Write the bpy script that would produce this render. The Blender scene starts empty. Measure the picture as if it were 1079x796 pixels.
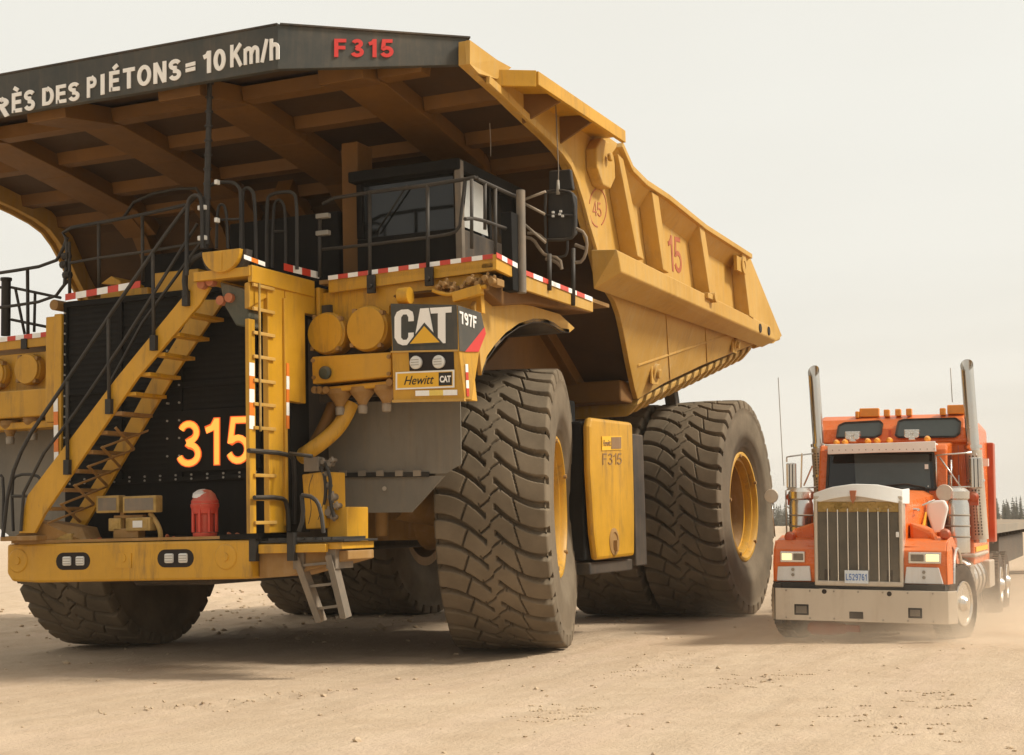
import bpy, bmesh, math, random
import numpy as np
from mathutils import Vector, Matrix, noise
random.seed(7)
R = math.radians
scene = bpy.context.scene
COL = scene.collection

# ------------------------------------------------------------------ camera
PW, PH = 1079.0, 796.0
CAM = Vector((11.68468, -18.98718, 1.62585))
YAW, PITCH, ROLL, FPX = R(23.78624), R(5.60954), R(-1.41497), 1598.461
FW = Vector((-math.sin(YAW)*math.cos(PITCH), math.cos(YAW)*math.cos(PITCH), math.sin(PITCH)))
_R0 = Vector((math.cos(YAW), math.sin(YAW), 0)); _U0 = _R0.cross(FW)
RT = _R0*math.cos(ROLL) + _U0*math.sin(ROLL)
UP = -_R0*math.sin(ROLL) + _U0*math.cos(ROLL)
cd = bpy.data.cameras.new('camera'); cam = bpy.data.objects.new('camera', cd); COL.objects.link(cam)
cd.sensor_fit = 'HORIZONTAL'; cd.sensor_width = 36.0; cd.lens = FPX/PW*36.0
cd.clip_start = 0.1; cd.clip_end = 20000
M3 = Matrix((RT, UP, -FW)).transposed()
cam.matrix_world = Matrix.Translation(CAM) @ M3.to_4x4()
scene.camera = cam

# measured points of the photograph -> real planes of the place (x, y or z = const, in metres)
def at(px, py, axis, val, k=0.0, kref=0.0):
    """point seen at px,py lying on the plane coord[axis] = val (+ k*(y-kref) when axis is 0)"""
    d = FW + RT*((px-PW/2)/FPX) - UP*((py-PH/2)/FPX)
    if axis == 0 and k:
        # x = val + k*(y-kref)
        t = (val + k*(CAM.y-kref) - CAM.x)/(d.x - k*d.y)
    else:
        t = (val-CAM[axis])/d[axis]
    return CAM + d*t
def AX(px, py, v, k=0.0, kref=0.0): return at(px, py, 0, v, k, kref)
def AY(px, py, v): return at(px, py, 1, v)
def AZ(px, py, v): return at(px, py, 2, v)
def plane_pt(px, py, a, b, c):
    n = (b-a).cross(c-a); d = FW + RT*((px-PW/2)/FPX) - UP*((py-PH/2)/FPX)
    return CAM + d*((a-CAM).dot(n)/d.dot(n))
# frame of the road truck
TP = Vector((7.681, 1.403, -0.041)); TH, TR = 0.0316, 0.0296
TM = (Matrix.Rotation(TH, 4, 'Z') @ Matrix.Rotation(TR, 4, 'Y'))
TM = Matrix.Translation(TP) @ TM
TMI = TM.inverted()
TO = TMI @ CAM
def ao(px, py, axis, val):
    d = TMI.to_3x3() @ (FW + RT*((px-PW/2)/FPX) - UP*((py-PH/2)/FPX))
    return TO + d*((val-TO[axis])/d[axis])
def OX(px, py, v): return ao(px, py, 0, v)
def OY(px, py, v): return ao(px, py, 1, v)

# ------------------------------------------------------------------ materials
MATS = {}
def nt(name):
    m = bpy.data.materials.new(name); m.use_nodes = True
    t = m.node_tree; t.nodes.clear()
    o = t.nodes.new('ShaderNodeOutputMaterial'); b = t.nodes.new('ShaderNodeBsdfPrincipled')
    t.links.new(b.outputs[0], o.inputs[0]); MATS[name] = m
    return m, t, b, o
def tcoord(t, kind='Object', scale=1.0, vec=None):
    c = t.nodes.new('ShaderNodeTexCoord')
    mp = t.nodes.new('ShaderNodeMapping')
    mp.inputs['Scale'].default_value = vec if vec else (scale,)*3
    t.links.new(c.outputs[kind], mp.inputs[0]); return mp.outputs[0]
def noi(t, vec, scale, detail=4, rough=.6):
    n = t.nodes.new('ShaderNodeTexNoise'); n.inputs['Scale'].default_value = scale
    n.inputs['Detail'].default_value = detail; n.inputs['Roughness'].default_value = rough
    t.links.new(vec, n.inputs['Vector']); return n.outputs['Fac']
def ramp(t, src, stops, interp='LINEAR'):
    r = t.nodes.new('ShaderNodeValToRGB'); r.color_ramp.interpolation = interp
    e = r.color_ramp.elements
    while len(e) < len(stops): e.new(0.5)
    for el, (p, c) in zip(e, stops):
        el.position = p; el.color = (c, c, c, 1) if isinstance(c, (int, float)) else (*c, 1)
    t.links.new(src, r.inputs[0]); return r.outputs[0]
def mix(t, f, a, b, mode='MIX'):
    m = t.nodes.new('ShaderNodeMix'); m.data_type = 'RGBA'; m.blend_type = mode
    for i, v in ((0, f), (6, a), (7, b)):
        if isinstance(v, (int, float)): m.inputs[i].default_value = v
        elif isinstance(v, tuple): m.inputs[i].default_value = (*v, 1)
        else: t.links.new(v, m.inputs[i])
    return m.outputs[2]
def bump(t, b, h, strength=.3, dist=.01):
    n = t.nodes.new('ShaderNodeBump'); n.inputs['Strength'].default_value = strength
    n.inputs['Distance'].default_value = dist
    t.links.new(h, n.inputs['Height']); t.links.new(n.outputs[0], b.inputs['Normal'])
def mth(t, op, a, b=0.0, clamp=False):
    n = t.nodes.new('ShaderNodeMath'); n.operation = op; n.use_clamp = clamp
    for i, v in ((0, a), (1, b)):
        if isinstance(v, (int, float)): n.inputs[i].default_value = v
        else: t.links.new(v, n.inputs[i])
    return n.outputs[0]
DUST = (.42, .29, .17)
def paint(name, base, rough=.5, dust=.35, var=.25, scale=1.2, metal=0.0, streak=.3, spec=.5, chips=None, dustcol=DUST, bmp=.12, top=.5, grime=0, dent=0):
    """painted or metal surface with uneven dust, streaks running down and small chips"""
    m, t, b, o = nt(name)
    v = tcoord(t); g = t.nodes.new('ShaderNodeNewGeometry')
    n1 = noi(t, v, scale, 6, .65); n2 = noi(t, v, scale*9, 4, .7)
    vs = tcoord(t, vec=(6, 6, .45)); n3 = noi(t, vs, 1.6, 4, .6)
    dark = tuple(c*(1-var) for c in base); lite = tuple(min(1, c*(1+var*.5)) for c in base)
    c = mix(t, ramp(t, n1, [(.3, 0.), (.7, 1.)]), dark, lite)
    df = mth(t, 'MULTIPLY', ramp(t, n1, [(.35, 0.), (.75, 1.)]), dust)
    sf = mth(t, 'MULTIPLY', ramp(t, n3, [(.5, 0.), (.75, 1.)]), streak)
    # dust lies on faces that look up
    sx = t.nodes.new('ShaderNodeSeparateXYZ'); t.links.new(g.outputs['Normal'], sx.inputs[0])
    uf = mth(t, 'MULTIPLY', mth(t, 'MAXIMUM', sx.outputs[2], 0.0), top)
    f = mth(t, 'ADD', mth(t, 'ADD', df, sf), mth(t, 'MULTIPLY', uf, ramp(t, n2, [(.2, .4), (.7, 1.)])), True)
    f = mth(t, 'MULTIPLY', f, ramp(t, n2, [(.25, .45), (.6, 1.)]))
    c = mix(t, f, c, dustcol)
    if grime:
        vg = tcoord(t, vec=(3.2, 3.2, .5)); ng = noi(t, vg, 2.3, 7, .72)
        gm = mth(t, 'MULTIPLY', ramp(t, ng, [(.50, 0.), (.66, 1.)]), grime)
        gm = mth(t, 'MULTIPLY', gm, ramp(t, noi(t, v, .9, 3), [(.40, .15), (.60, 1.)]))
        c = mix(t, gm, c, (.13, .075, .032))
        sc = noi(t, tcoord(t, vec=(1.3, 9, 9)), 3.5, 5, .7)
        c = mix(t, mth(t, 'MULTIPLY', ramp(t, sc, [(.70, 0.), (.73, 1.)]), grime*.8), c, (.30, .20, .12))
    if chips:
        ch = ramp(t, noi(t, v, 14, 5, .75), [(.69, 0.), (.72, 1.)])
        c = mix(t, mth(t, 'MULTIPLY', ch, .6), c, chips)
    t.links.new(c, b.inputs['Base Color'])
    rr = mix(t, f, (rough,)*3, (.9,)*3)
    t.links.new(mth(t, 'ADD', rr, mth(t, 'MULTIPLY', n2, .12)), b.inputs['Roughness'])
    b.inputs['Metallic'].default_value = metal
    b.inputs['Specular IOR Level'].default_value = spec
    if metal: t.links.new(mth(t, 'MULTIPLY', mth(t, 'SUBTRACT', 1.0, f), metal), b.inputs['Metallic'])
    hh = mth(t, 'ADD', n2, mth(t, 'MULTIPLY', n1, 2.0))
    if dent: hh = mth(t, 'ADD', hh, mth(t, 'MULTIPLY', noi(t, v, 1.9, 2, .5), dent))
    bump(t, b, hh, bmp, .006)
    return m
paint('yellow', (.59, .305, .012), .40, .07, .18, streak=.10, chips=(.12, .07, .04), top=.22, grime=.55, dent=4)
paint('yellow_body', (.53, .285, .030), .6, .55, .18, streak=.4, chips=(.2, .12, .06), scale=.5, dustcol=(.50, .365, .175), grime=.22, dent=8)
paint('yellow_shaded', (.175, .074, .005), .6, .2, .35, streak=.25, scale=.8, dustcol=(.12, .06, .02), top=0)  # yellow darkened: shade of the undersides painted into the colour
paint('shaded_under', (.065, .028, .004), .7, .2, .4, streak=.3, scale=.7, dustcol=(.06, .035, .018), top=0)  # near-black yellow: deep shade under the canopy put into the colour
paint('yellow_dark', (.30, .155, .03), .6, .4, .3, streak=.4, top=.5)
paint('band_grey', (.040, .044, .040), .55, .12, .2, streak=.1)
paint('black', (.014, .013, .012), .6, .14, .3, streak=.15, dustcol=(.16, .12, .08), top=.6)
paint('rail', (.016, .015, .014), .5, .14, .3, streak=0, dustcol=(.20, .15, .10), top=.5)
paint('dark_steel', (.035, .030, .026), .6, .5, .3, dustcol=(.18, .125, .075), top=.6)
paint('grey_flap', (.20, .185, .158), .75, .35, .2, scale=.7, streak=.4, dustcol=(.29, .24, .17), grime=.3)
paint('steel_grey', (.17, .15, .125), .5, .4, .2, metal=.3)
paint('galv', (.30, .275, .235), .5, .4, .2, metal=.4)
paint('rubber', (.165, .130, .090), .9, .5, .25, scale=1.5, streak=0, dustcol=(.24, .185, .125), spec=.2, top=.3, bmp=.3)
paint('rubber_inner', (.05, .04, .03), .9, .4, .2, streak=0)
paint('matte_black', (.0075, .0072, .0068), .8, .04, .3, spec=.25, streak=.06, dustcol=(.08, .065, .045), top=.2)  # matte black, deepened to carry the canopy shadow on the cab
paint('rubber_small', (.035, .03, .026), .85, .5, .3, scale=3, streak=0, dustcol=(.24, .17, .11), spec=.2)
paint('white', (.84, .83, .79), .4, .06, .05, streak=.05, top=.15)
paint('white_letter', (.92, .90, .86), .6, .04, .06, streak=.08, top=0, bmp=0)
paint('red_letter', (.62, .03, .025), .5, .05, .1, streak=0, top=0, bmp=0)
paint('red', (.55, .035, .02), .4, .25, .3, chips=(.6, .5, .4))
paint('logo_yellow', (.80, .44, .02), .5, .05, .05, streak=.05, top=0, bmp=0)
paint('black_letter', (.01, .01, .01), .6, .1, .1, streak=0, top=0, bmp=0)
paint('faded_red', (.42, .10, .035), .7, .45, .2, streak=.2, top=0)
paint('faded_dark', (.22, .12, .05), .7, .35, .2, streak=.2, top=0)
paint('orange', (.74, .14, .008), .16, .10, .12, scale=2, streak=.06, top=.25, bmp=.03)
paint('orange_dark', (.50, .065, .012), .3, .2, .2, scale=2)
paint('mud_yellow', (.42, .27, .06), .7, .5, .45, scale=6, bmp=.6)
paint('chrome', (.68, .66, .62), .10, .14, .05, scale=3, metal=1., streak=.1, top=.3, bmp=.02)
paint('chrome_dusty', (.62, .55, .46), .32, .55, .1, scale=2.5, metal=.9, streak=.3, dustcol=(.50, .41, .31), bmp=.04)
paint('grille_mesh', (.20, .185, .15), .6, .3, .3, scale=3, metal=.4, dustcol=(.22, .17, .11))
paint('white_dirty', (.72, .72, .72), .6, .25, .1, scale=2)
paint('green_dark', (.035, .05, .038), .5, .3)
paint('bolt', (.30, .29, .26), .5, .2, .2, streak=0)
def simple(name, base, rough=.5, metal=0, emit=None, es=0):
    m, t, b, o = nt(name); v = tcoord(t)
    c = mix(t, ramp(t, noi(t, v, 9, 4), [(.3, 0.), (.7, 1.)]), tuple(x*.88 for x in base), base)
    t.links.new(c, b.inputs['Base Color']); b.inputs['Roughness'].default_value = rough
    b.inputs['Metallic'].default_value = metal
    if emit: b.inputs['Emission Color'].default_value = (*emit, 1); b.inputs['Emission Strength'].default_value = es
    return m
simple('tape_white', (.95, .94, .90), .3); simple('tape_red', (.62, .06, .03), .35); simple('tape_orange', (.80, .22, .03), .35)
simple('tape_yellow', (.85, .62, .12), .35)
simple('glass_dark', (.012, .013, .013), .08)
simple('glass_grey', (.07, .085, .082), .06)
simple('reflection_pale', (.45, .45, .42), .2)
simple('lens', (.75, .74, .70), .15)
simple('lens_lit', (.8, .7, .45), .15, 0, (1, .74, .36), 1.1)
simple('amber', (.80, .30, .03), .25)
simple('amber_lit', (.9, .35, .03), .3, 0, (1.0, .44, .07), 1.0)
simple('amber_edge', (.7, .10, .01), .3, 0, (1.0, .14, .012), .55)
simple('interior', (.02, .014, .012), .9)
simple('number_plate', (.72, .78, .84), .4); simple('plate_blue', (.10, .22, .52), .4)

# ------------------------------------------------------------------ objects
def link(o, parent=None):
    COL.objects.link(o)
    if parent is not None: o.parent = parent
    return o
def tag(o, label=None, cat=None, group=None, kind=None):
    if label: o['label'] = label
    if cat: o['category'] = cat
    if group: o['group'] = group
    if kind: o['kind'] = kind
    return o
def empty(name, loc=(0, 0, 0), rz=0):
    o = bpy.data.objects.new(name, None); o.location = loc; o.rotation_euler.z = rz
    o.empty_display_size = .5
    return link(o)

class MB:
    def __init__(s): s.v = []; s.f = []; s.sm = []
    def add(s, vs, fs, smooth=False):
        n = len(s.v); s.v += [Vector(v) for v in vs]
        s.f += [tuple(i+n for i in f) for f in fs]; s.sm += [smooth]*len(fs); return s
    def box(s, x0, x1, y0, y1, z0, z1):
        x0, x1 = min(x0, x1), max(x0, x1); y0, y1 = min(y0, y1), max(y0, y1); z0, z1 = min(z0, z1), max(z0, z1)
        vs = [(x0,y0,z0),(x1,y0,z0),(x1,y1,z0),(x0,y1,z0),(x0,y0,z1),(x1,y0,z1),(x1,y1,z1),(x0,y1,z1)]
        return s.add(vs, [(3,2,1,0),(4,5,6,7),(0,1,5,4),(1,2,6,5),(2,3,7,6),(3,0,4,7)])
    def prism(s, pts, vec):
        """closed slab: polygon pts pushed along vec"""
        pts = [Vector(p) for p in pts]; vec = Vector(vec); n = len(pts)
        nor = Vector((0, 0, 0))
        for i in range(n):
            a, b = pts[i], pts[(i+1) % n]; nor += (a-pts[0]).cross(b-pts[0])
        if nor.dot(vec) > 0: pts = pts[::-1]
        q = [p+vec for p in pts]
        fs = [tuple(range(n)), tuple(range(2*n-1, n-1, -1))]
        for i in range(n):
            j = (i+1) % n; fs.append((j, i, n+i, n+j))
        return s.add(pts+q, fs)
    def beam(s, a, b, w, h, up=(0, 0, 1), off=(0, 0)):
        """bar from a to b, w across, h along up"""
        a, b = Vector(a), Vector(b); d = (b-a).normalized(); u = Vector(up)
        x = d.cross(u)
        if x.length < 1e-4: x = d.cross(Vector((0, 1, 0)))
        x.normalize(); u = x.cross(d).normalized()
        o = x*off[0] + u*off[1]
        c = [x*(w/2*i)+u*(h/2*j)+o for i, j in ((-1,-1),(1,-1),(1,1),(-1,1))]
        vs = [a+k for k in c]+[b+k for k in c]
        return s.add(vs, [(0,1,2,3),(7,6,5,4),(0,4,5,1),(1,5,6,2),(2,6,7,3),(3,7,4,0)])
    def cyl(s, a, b, r, r2=None, n=16, cap=True):
        a, b = Vector(a), Vector(b); r2 = r if r2 is None else r2
        d = (b-a).normalized(); x = d.orthogonal().normalized(); y = d.cross(x)
        vs = []
        for i in range(n):
            t = 2*math.pi*i/n; k = x*math.cos(t)+y*math.sin(t)
            vs += [a+k*r, b+k*r2]
        s.add(vs, [(2*i, 2*((i+1) % n), 2*((i+1) % n)+1, 2*i+1) for i in range(n)], True)
        if cap:
            m = len(s.v)-2*n
            s.f.append(tuple(m+2*i for i in reversed(range(n)))); s.sm.append(False)
            s.f.append(tuple(m+2*i+1 for i in range(n))); s.sm.append(False)
        return s
    def tube(s, pts, r, n=8, smooth_path=0, cap=True):
        pts = [Vector(p) for p in pts]
        for _ in range(smooth_path):
            q = [pts[0]]
            for i in range(1, len(pts)-1):
                l1 = (pts[i]-pts[i-1]).length; l2 = (pts[i+1]-pts[i]).length; k = min(.28, .5)
                q += [pts[i].lerp(pts[i-1], k), pts[i].lerp(pts[i+1], k)]
            q.append(pts[-1]); pts = q
        m = len(s.v); k = len(pts); px = None
        for i, p in enumerate(pts):
            d = (pts[min(i+1, k-1)]-pts[max(i-1, 0)]).normalized()
            if px is None: x = d.orthogonal().normalized()
            else:
                x = px - d*px.dot(d)
                x = x.normalized() if x.length > 1e-5 else d.orthogonal().normalized()
            px = x; y = d.cross(x)
            for j in range(n):
                t = 2*math.pi*j/n; s.v.append(p+(x*math.cos(t)+y*math.sin(t))*r)
        for i in range(k-1):
            for j in range(n):
                a = m+i*n+j; b = m+i*n+(j+1) % n
                s.f.append((a, b, b+n, a+n)); s.sm.append(True)
        if cap:
            s.f.append(tuple(m+j for j in reversed(range(n)))); s.sm.append(False)
            s.f.append(tuple(m+(k-1)*n+j for j in range(n))); s.sm.append(False)
        return s
    def lathe(s, c, ax, prof, n=32, smooth=True, cap=True):
        """prof = [(along, radius)...] about axis ax through c"""
        c = Vector(c); d = Vector(ax).normalized(); x = d.orthogonal().normalized(); y = d.cross(x)
        m = len(s.v); k = len(prof)
        for (l, r) in prof:
            for j in range(n):
                t = 2*math.pi*j/n; s.v.append(c+d*l+(x*math.cos(t)+y*math.sin(t))*r)
        for i in range(k-1):
            for j in range(n):
                a = m+i*n+j; b = m+i*n+(j+1) % n
                s.f.append((a, b, b+n, a+n)); s.sm.append(smooth)
        if cap and prof[0][1] > 1e-4: s.f.append(tuple(m+j for j in reversed(range(n)))); s.sm.append(False)
        if cap and prof[-1][1] > 1e-4: s.f.append(tuple(m+(k-1)*n+j for j in range(n))); s.sm.append(False)
        return s
    def build(s, name, mat, parent=None, label=None, bevel=0, smooth_all=None, weld=False):
        me = bpy.data.meshes.new(name)
        me.from_pydata([tuple(v) for v in s.v], [], s.f)
        me.polygons.foreach_set('use_smooth', s.sm if smooth_all is None else [smooth_all]*len(s.f))
        me.materials.append(MATS[mat]); me.validate(); me.update()
        if weld or True:
            bm = bmesh.new(); bm.from_mesh(me)
            if weld: bmesh.ops.remove_doubles(bm, verts=bm.verts, dist=1e-4)
            bmesh.ops.recalc_face_normals(bm, faces=bm.faces)
            for e in bm.edges:
                if len(e.link_faces) == 2 and e.calc_face_angle(0) > R(32): e.smooth = False
            bm.to_mesh(me); bm.free()
        o = link(bpy.data.objects.new(name, me), parent)
        if label: o['label'] = label
        if bevel:
            b = o.modifiers.new('bevel', 'BEVEL'); b.width = bevel; b.segments = 2
            b.limit_method = 'ANGLE'; b.angle_limit = R(35)
        return o
def arc(c, a0, a1, r, n, f):
    return [f(c[0]+r*math.cos(a0+(a1-a0)*i/n), c[1]+r*math.sin(a0+(a1-a0)*i/n)) for i in range(n+1)]

def quad_map(bl, br, tl, tr, u, v):
    return (bl*(1-u)+br*u)*(1-v) + (tl*(1-u)+tr*u)*v
def text(name, s, bl, br, tl, mat, parent, thick=.012, bold=.02, tr=None, shear=0, spacing=1.0, flipcheck=True):
    """lettering fitted to the rectangle bl-br-tl of a real surface, raised by thick"""
    bl, br, tl = Vector(bl), Vector(br), Vector(tl); tr = Vector(tr) if tr is not None else tl+br-bl
    c = bpy.data.curves.new(name, 'FONT'); c.body = s; c.offset = bold; c.resolution_u = 4; c.shear = shear
    c.space_character = spacing
    o = bpy.data.objects.new(name, c); COL.objects.link(o)
    bpy.context.view_layer.update()
    me = bpy.data.meshes.new_from_object(o.evaluated_get(bpy.context.evaluated_depsgraph_get()))
    bpy.data.objects.remove(o); bpy.data.curves.remove(c)
    co = [v.co.copy() for v in me.vertices]; fs = [tuple(p.vertices) for p in me.polygons]
    x0 = min(v.x for v in co); x1 = max(v.x for v in co); y0 = min(v.y for v in co); y1 = max(v.y for v in co)
    nrm = (br-bl).cross(tl-bl).normalized()
    if nrm.dot(CAM-bl) < 0: nrm = -nrm
    base = [quad_map(bl, br, tl, tr, (v.x-x0)/(x1-x0), (v.y-y0)/(y1-y0)) for v in co]
    n = len(base); vs = [p+nrm*thick for p in base]+[p-nrm*.002 for p in base]
    cnt = {}
    for f in fs:
        for i in range(len(f)):
            e = (f[i], f[(i+1) % len(f)]); cnt[e] = 1
    side = [(a, b, b+n, a+n) for (a, b) in cnt if (b, a) not in cnt]
    bpy.data.meshes.remove(me)
    m = MB(); m.add(vs, fs+side)
    return m.build(name, mat, parent)
def poly_mark(name, polys, bl, br, tl, mat, parent, thick=.012, lift=0.0):
    """flat marks given in 0..1 coordinates of a rectangle on a real surface"""
    bl, br, tl = Vector(bl), Vector(br), Vector(tl); nrm = (br-bl).cross(tl-bl).normalized()
    if nrm.dot(CAM-bl) < 0: nrm = -nrm
    m = MB()
    for pg in polys:
        pts = [bl+(br-bl)*u+(tl-bl)*v+nrm*lift for u, v in pg]
        m.prism(pts, nrm*thick)
    return m.build(name, mat, parent)
def tape(name, a, b, h, parent, nrm, first='red', n=8, cols=('tape_red', 'tape_white'), up=(0, 0, 1)):
    """striped reflective tape along a-b, one part"""
    a, b, up, nrm = Vector(a), Vector(b), Vector(up), Vector(nrm)
    me = bpy.data.meshes.new(name); vs = []; fs = []; mi = []
    for i in range(n):
        p = a.lerp(b, i/n); q = a.lerp(b, (i+1)/n)
        k = len(vs)
        vs += [p, q, q+up*h, p+up*h, p+nrm*.006, q+nrm*.006, q+up*h+nrm*.006, p+up*h+nrm*.006]
        for f in ((4,5,6,7), (0,1,5,4), (3,7,6,2), (0,4,7,3), (1,2,6,5)):
            fs.append(tuple(k+j for j in f)); mi.append(i % 2)
    me.from_pydata([tuple(v) for v in vs], [], fs)
    for c in cols: me.materials.append(MATS[c])
    me.polygons.foreach_set('material_index', mi); me.update()
    return link(bpy.data.objects.new(name, me), parent)
# ------------------------------------------------------------------ plain block lettering drawn as strokes
def _arc(cx, cy, rx, ry, a0, a1, n=10):
    return [(cx+rx*math.cos(R(a0+(a1-a0)*i/n)), cy+ry*math.sin(R(a0+(a1-a0)*i/n))) for i in range(n+1)]
def glyph(ch, s):
    """(width, [(points, closed)]) with stroke width s, cap height 1"""
    h = s/2; W = .62; r = W-h
    if ch == 'P': return .62, [([(h, 0), (h, 1)], 0), ([(h, 1-h), (.34, 1-h)]+_arc(.34, .72, r-.34, .28-h, 90, -90)+[(h, .44+h)], 0)]
    if ch == 'R': return .66, [([(h, 0), (h, 1)], 0), ([(h, 1-h), (.34, 1-h)]+_arc(.34, .74, r-.34, .26-h, 90, -90)+[(h, .48+h)], 0), ([(.34, .5), (.66-h*1.1, 0)], 0)]
    if ch in 'EÈÉF':
        st = [([(h, 0), (h, 1)], 0), ([(h, 1-h), (.56, 1-h)], 0), ([(h, .52), (.52, .52)], 0)]
        if ch != 'F': st.append(([(h, h), (.58, h)], 0))
        if ch == 'È': st.append(([(.12, 1.27), (.36, 1.10)], 0))
        if ch == 'É': st.append(([(.46, 1.27), (.22, 1.10)], 0))
        return .58, st
    if ch == 'S': return .62, [(_arc(.31, .745, .31-h, .255-h, 20, 270, 12)+_arc(.31, .27, .31-h, .27-h, 90, -165, 12), 0)]
    if ch == 'D': return .66, [([(h, 0), (h, 1)], 0), ([(h, 1-h), (.30, 1-h)]+_arc(.30, .5, .66-h-.30, .5-h, 90, -90, 12)+[(h, h)], 0)]
    if ch == 'I': return s, [([(h, 0), (h, 1)], 0)]
    if ch == 'T': return .62, [([(0, 1-h), (.62, 1-h)], 0), ([(.31, 1-h), (.31, 0)], 0)]
    if ch in 'O': return .72, [(_arc(.36, .5, .36-h, .5-h, 90, 450, 28)[:-1], 1)]
    if ch == '0': return .58, [(_arc(.29, .5, .29-h, .5-h, 90, 450, 28)[:-1], 1)]
    if ch == 'N': return .66, [([(h, 0), (h, 1)], 0), ([(h*1.1, 1-h*.2), (.66-h*1.1, h*.2)], 0), ([(.66-h, 0), (.66-h, 1)], 0)]
    if ch == '=': return .5, [([(0, .62), (.5, .62)], 0), ([(0, .36), (.5, .36)], 0)]
    if ch == '1': return .40, [([(.40-h, 0), (.40-h, 1)], 0), ([(.40-h*1.2, .97-h*.4), (.22, .80), (.04, .74)], 0)]
    if ch == '2': return .58, [(_arc(.29, .71, .29-h, .29-h, 165, -30, 12)+[(h, h)], 0), ([(h*.6, h), (.58, h)], 0)]
    if ch == '3': return .60, [(_arc(.29, .745, .27-h, .255-h, 160, -75, 12)+[(.24, .52)], 0), ([(.24, .52)]+_arc(.29, .275, .31-h, .275-h, 85, -165, 13), 0)]
    if ch == '5': return .60, [([(.55, 1-h), (.15, 1-h), (h+.01, .50)]+_arc(.28, .31, .32-h, .31-h, 130, -160, 14), 0)]
    if ch == '6': return .60, [(_arc(.30, .31, .30-h, .31-h, 90, 450, 20)[:-1], 1), ([(h, .33)]+_arc(.34, .60, .34-h, .40-h, 180, 50, 9), 0)]
    if ch == '9': return .60, [(_arc(.30, .69, .30-h, .31-h, 90, 450, 20)[:-1], 1), ([(.60-h, .67)]+_arc(.26, .40, .34-h, .40-h, 0, -130, 9), 0)]
    if ch == '7': return .58, [([(0, 1-h), (.58-h, 1-h), (.34, .5), (.22, 0)], 0)]
    if ch == 'L': return .55, [([(h, 1), (h, h), (.55, h)], 0)]
    if ch == 'K': return .68, [([(h, 0), (h, 1)], 0), ([(.62, 1.0), (h*1.3, .42)], 0), ([(.30, .58), (.64, 0)], 0)]
    if ch == 'm': return .92, [([(h, 0), (h, .74)], 0), ([(h, .45)]+_arc(.27, .55, .27-h, .19-h*.2, 180, 0, 8)+[(.54-h, 0)], 0), ([(.54-h, .45)]+_arc(.67, .55, .25-h, .19-h*.2, 160, 0, 8)+[(.92-h, 0)], 0)]
    if ch == 'h': return .56, [([(h, 0), (h, 1)], 0), ([(h, .45)]+_arc(.28, .55, .28-h, .19-h*.2, 180, 0, 8)+[(.56-h, 0)], 0)]
    if ch == '/': return .36, [([(h*.4, -.02), (.36-h*.4, 1.02)], 0)]
    if ch == '4': return .6, [([(.46, 0), (.46, 1), (h*.6, .28), (.6, .28)], 0)]
    return .3, []
def ribbon(pts, closed, s):
    n = len(pts); L, Rr = [], []
    P = [Vector((x, y, 0)) for x, y in pts]
    for i in range(n):
        a = P[(i-1) % n] if (closed or i) else None; b = P[(i+1) % n] if (closed or i < n-1) else None
        d1 = (P[i]-a).normalized() if a is not None else None; d2 = (b-P[i]).normalized() if b is not None else None
        d1 = d1 or d2; d2 = d2 or d1
        n1 = Vector((-d1.y, d1.x, 0)); n2 = Vector((-d2.y, d2.x, 0)); m = (n1+n2)
        m = m.normalized() if m.length > .2 else n1
        k = min(1.6, 1/max(.3, m.dot(n1)))
        L.append(P[i]+m*(s/2*k)); Rr.append(P[i]-m*(s/2*k))
    return L, Rr
def btext(name, s, bl, br, tl, mat, parent, tr=None, sw=.19, thick=.010, gap=.13, sp=.3):
    """block lettering fitted to a rectangle of a real surface (bl, br at the base line; tl, tr at cap height)"""
    bl, br, tl = Vector(bl), Vector(br), Vector(tl); tr = Vector(tr) if tr is not None else tl+br-bl
    nrm = (br-bl).cross(tl-bl).normalized()
    if nrm.dot(CAM-bl) < 0: nrm = -nrm
    x = 0; items = []
    for ch in s:
        w, st = glyph(ch, sw)
        if ch == ' ': w = sp; st = []
        items.append((x, st)); x += w+gap
    tot = x-gap; m = MB(); k = 0
    for x0, st in items:
        for pts, closed in st:
            L, Rr = ribbon(pts, closed, sw); n = len(L); k += 1
            up = nrm*(thick+(k % 3)*.0007)
            f = lambda p: quad_map(bl, br, tl, tr, (p.x+x0)/tot, p.y)
            a = [f(p) for p in L]; b = [f(p) for p in Rr]
            vs = [p+up for p in a]+[p+up for p in b]+[p-nrm*.002 for p in a]+[p-nrm*.002 for p in b]
            fs = []; last = n if closed else n-1
            for i in range(last):
                j = (i+1) % n
                fs += [(i, j, n+j, n+i), (i, 2*n+i, 2*n+j, j), (n+i, n+j, 3*n+j, 3*n+i)]
            if not closed: fs += [(0, n, 3*n, 2*n), (n-1, 3*n-1, 4*n-1, 2*n-1)]
            m.add(vs, fs)
    o = m.build(name, mat, parent); return o
# ------------------------------------------------------------------ world, sun
w = bpy.data.worlds.new('World'); scene.world = w; w.use_nodes = True
t = w.node_tree; t.nodes.clear()
out = t.nodes.new('ShaderNodeOutputWorld'); bg = t.nodes.new('ShaderNodeBackground')
SUN_EL, SUN_AZ = R(45), R(74)        # azimuth from +Y towards +X
sky = t.nodes.new('ShaderNodeTexSky'); sky.sky_type = 'NISHITA'; sky.sun_disc = False
sky.sun_elevation = SUN_EL; sky.sun_rotation = SUN_AZ; sky.dust_density = 4; sky.air_density = 1
tc = t.nodes.new('ShaderNodeTexCoord')
sx = t.nodes.new('ShaderNodeSeparateXYZ'); t.links.new(tc.outputs['Generated'], sx.inputs[0])
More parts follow.
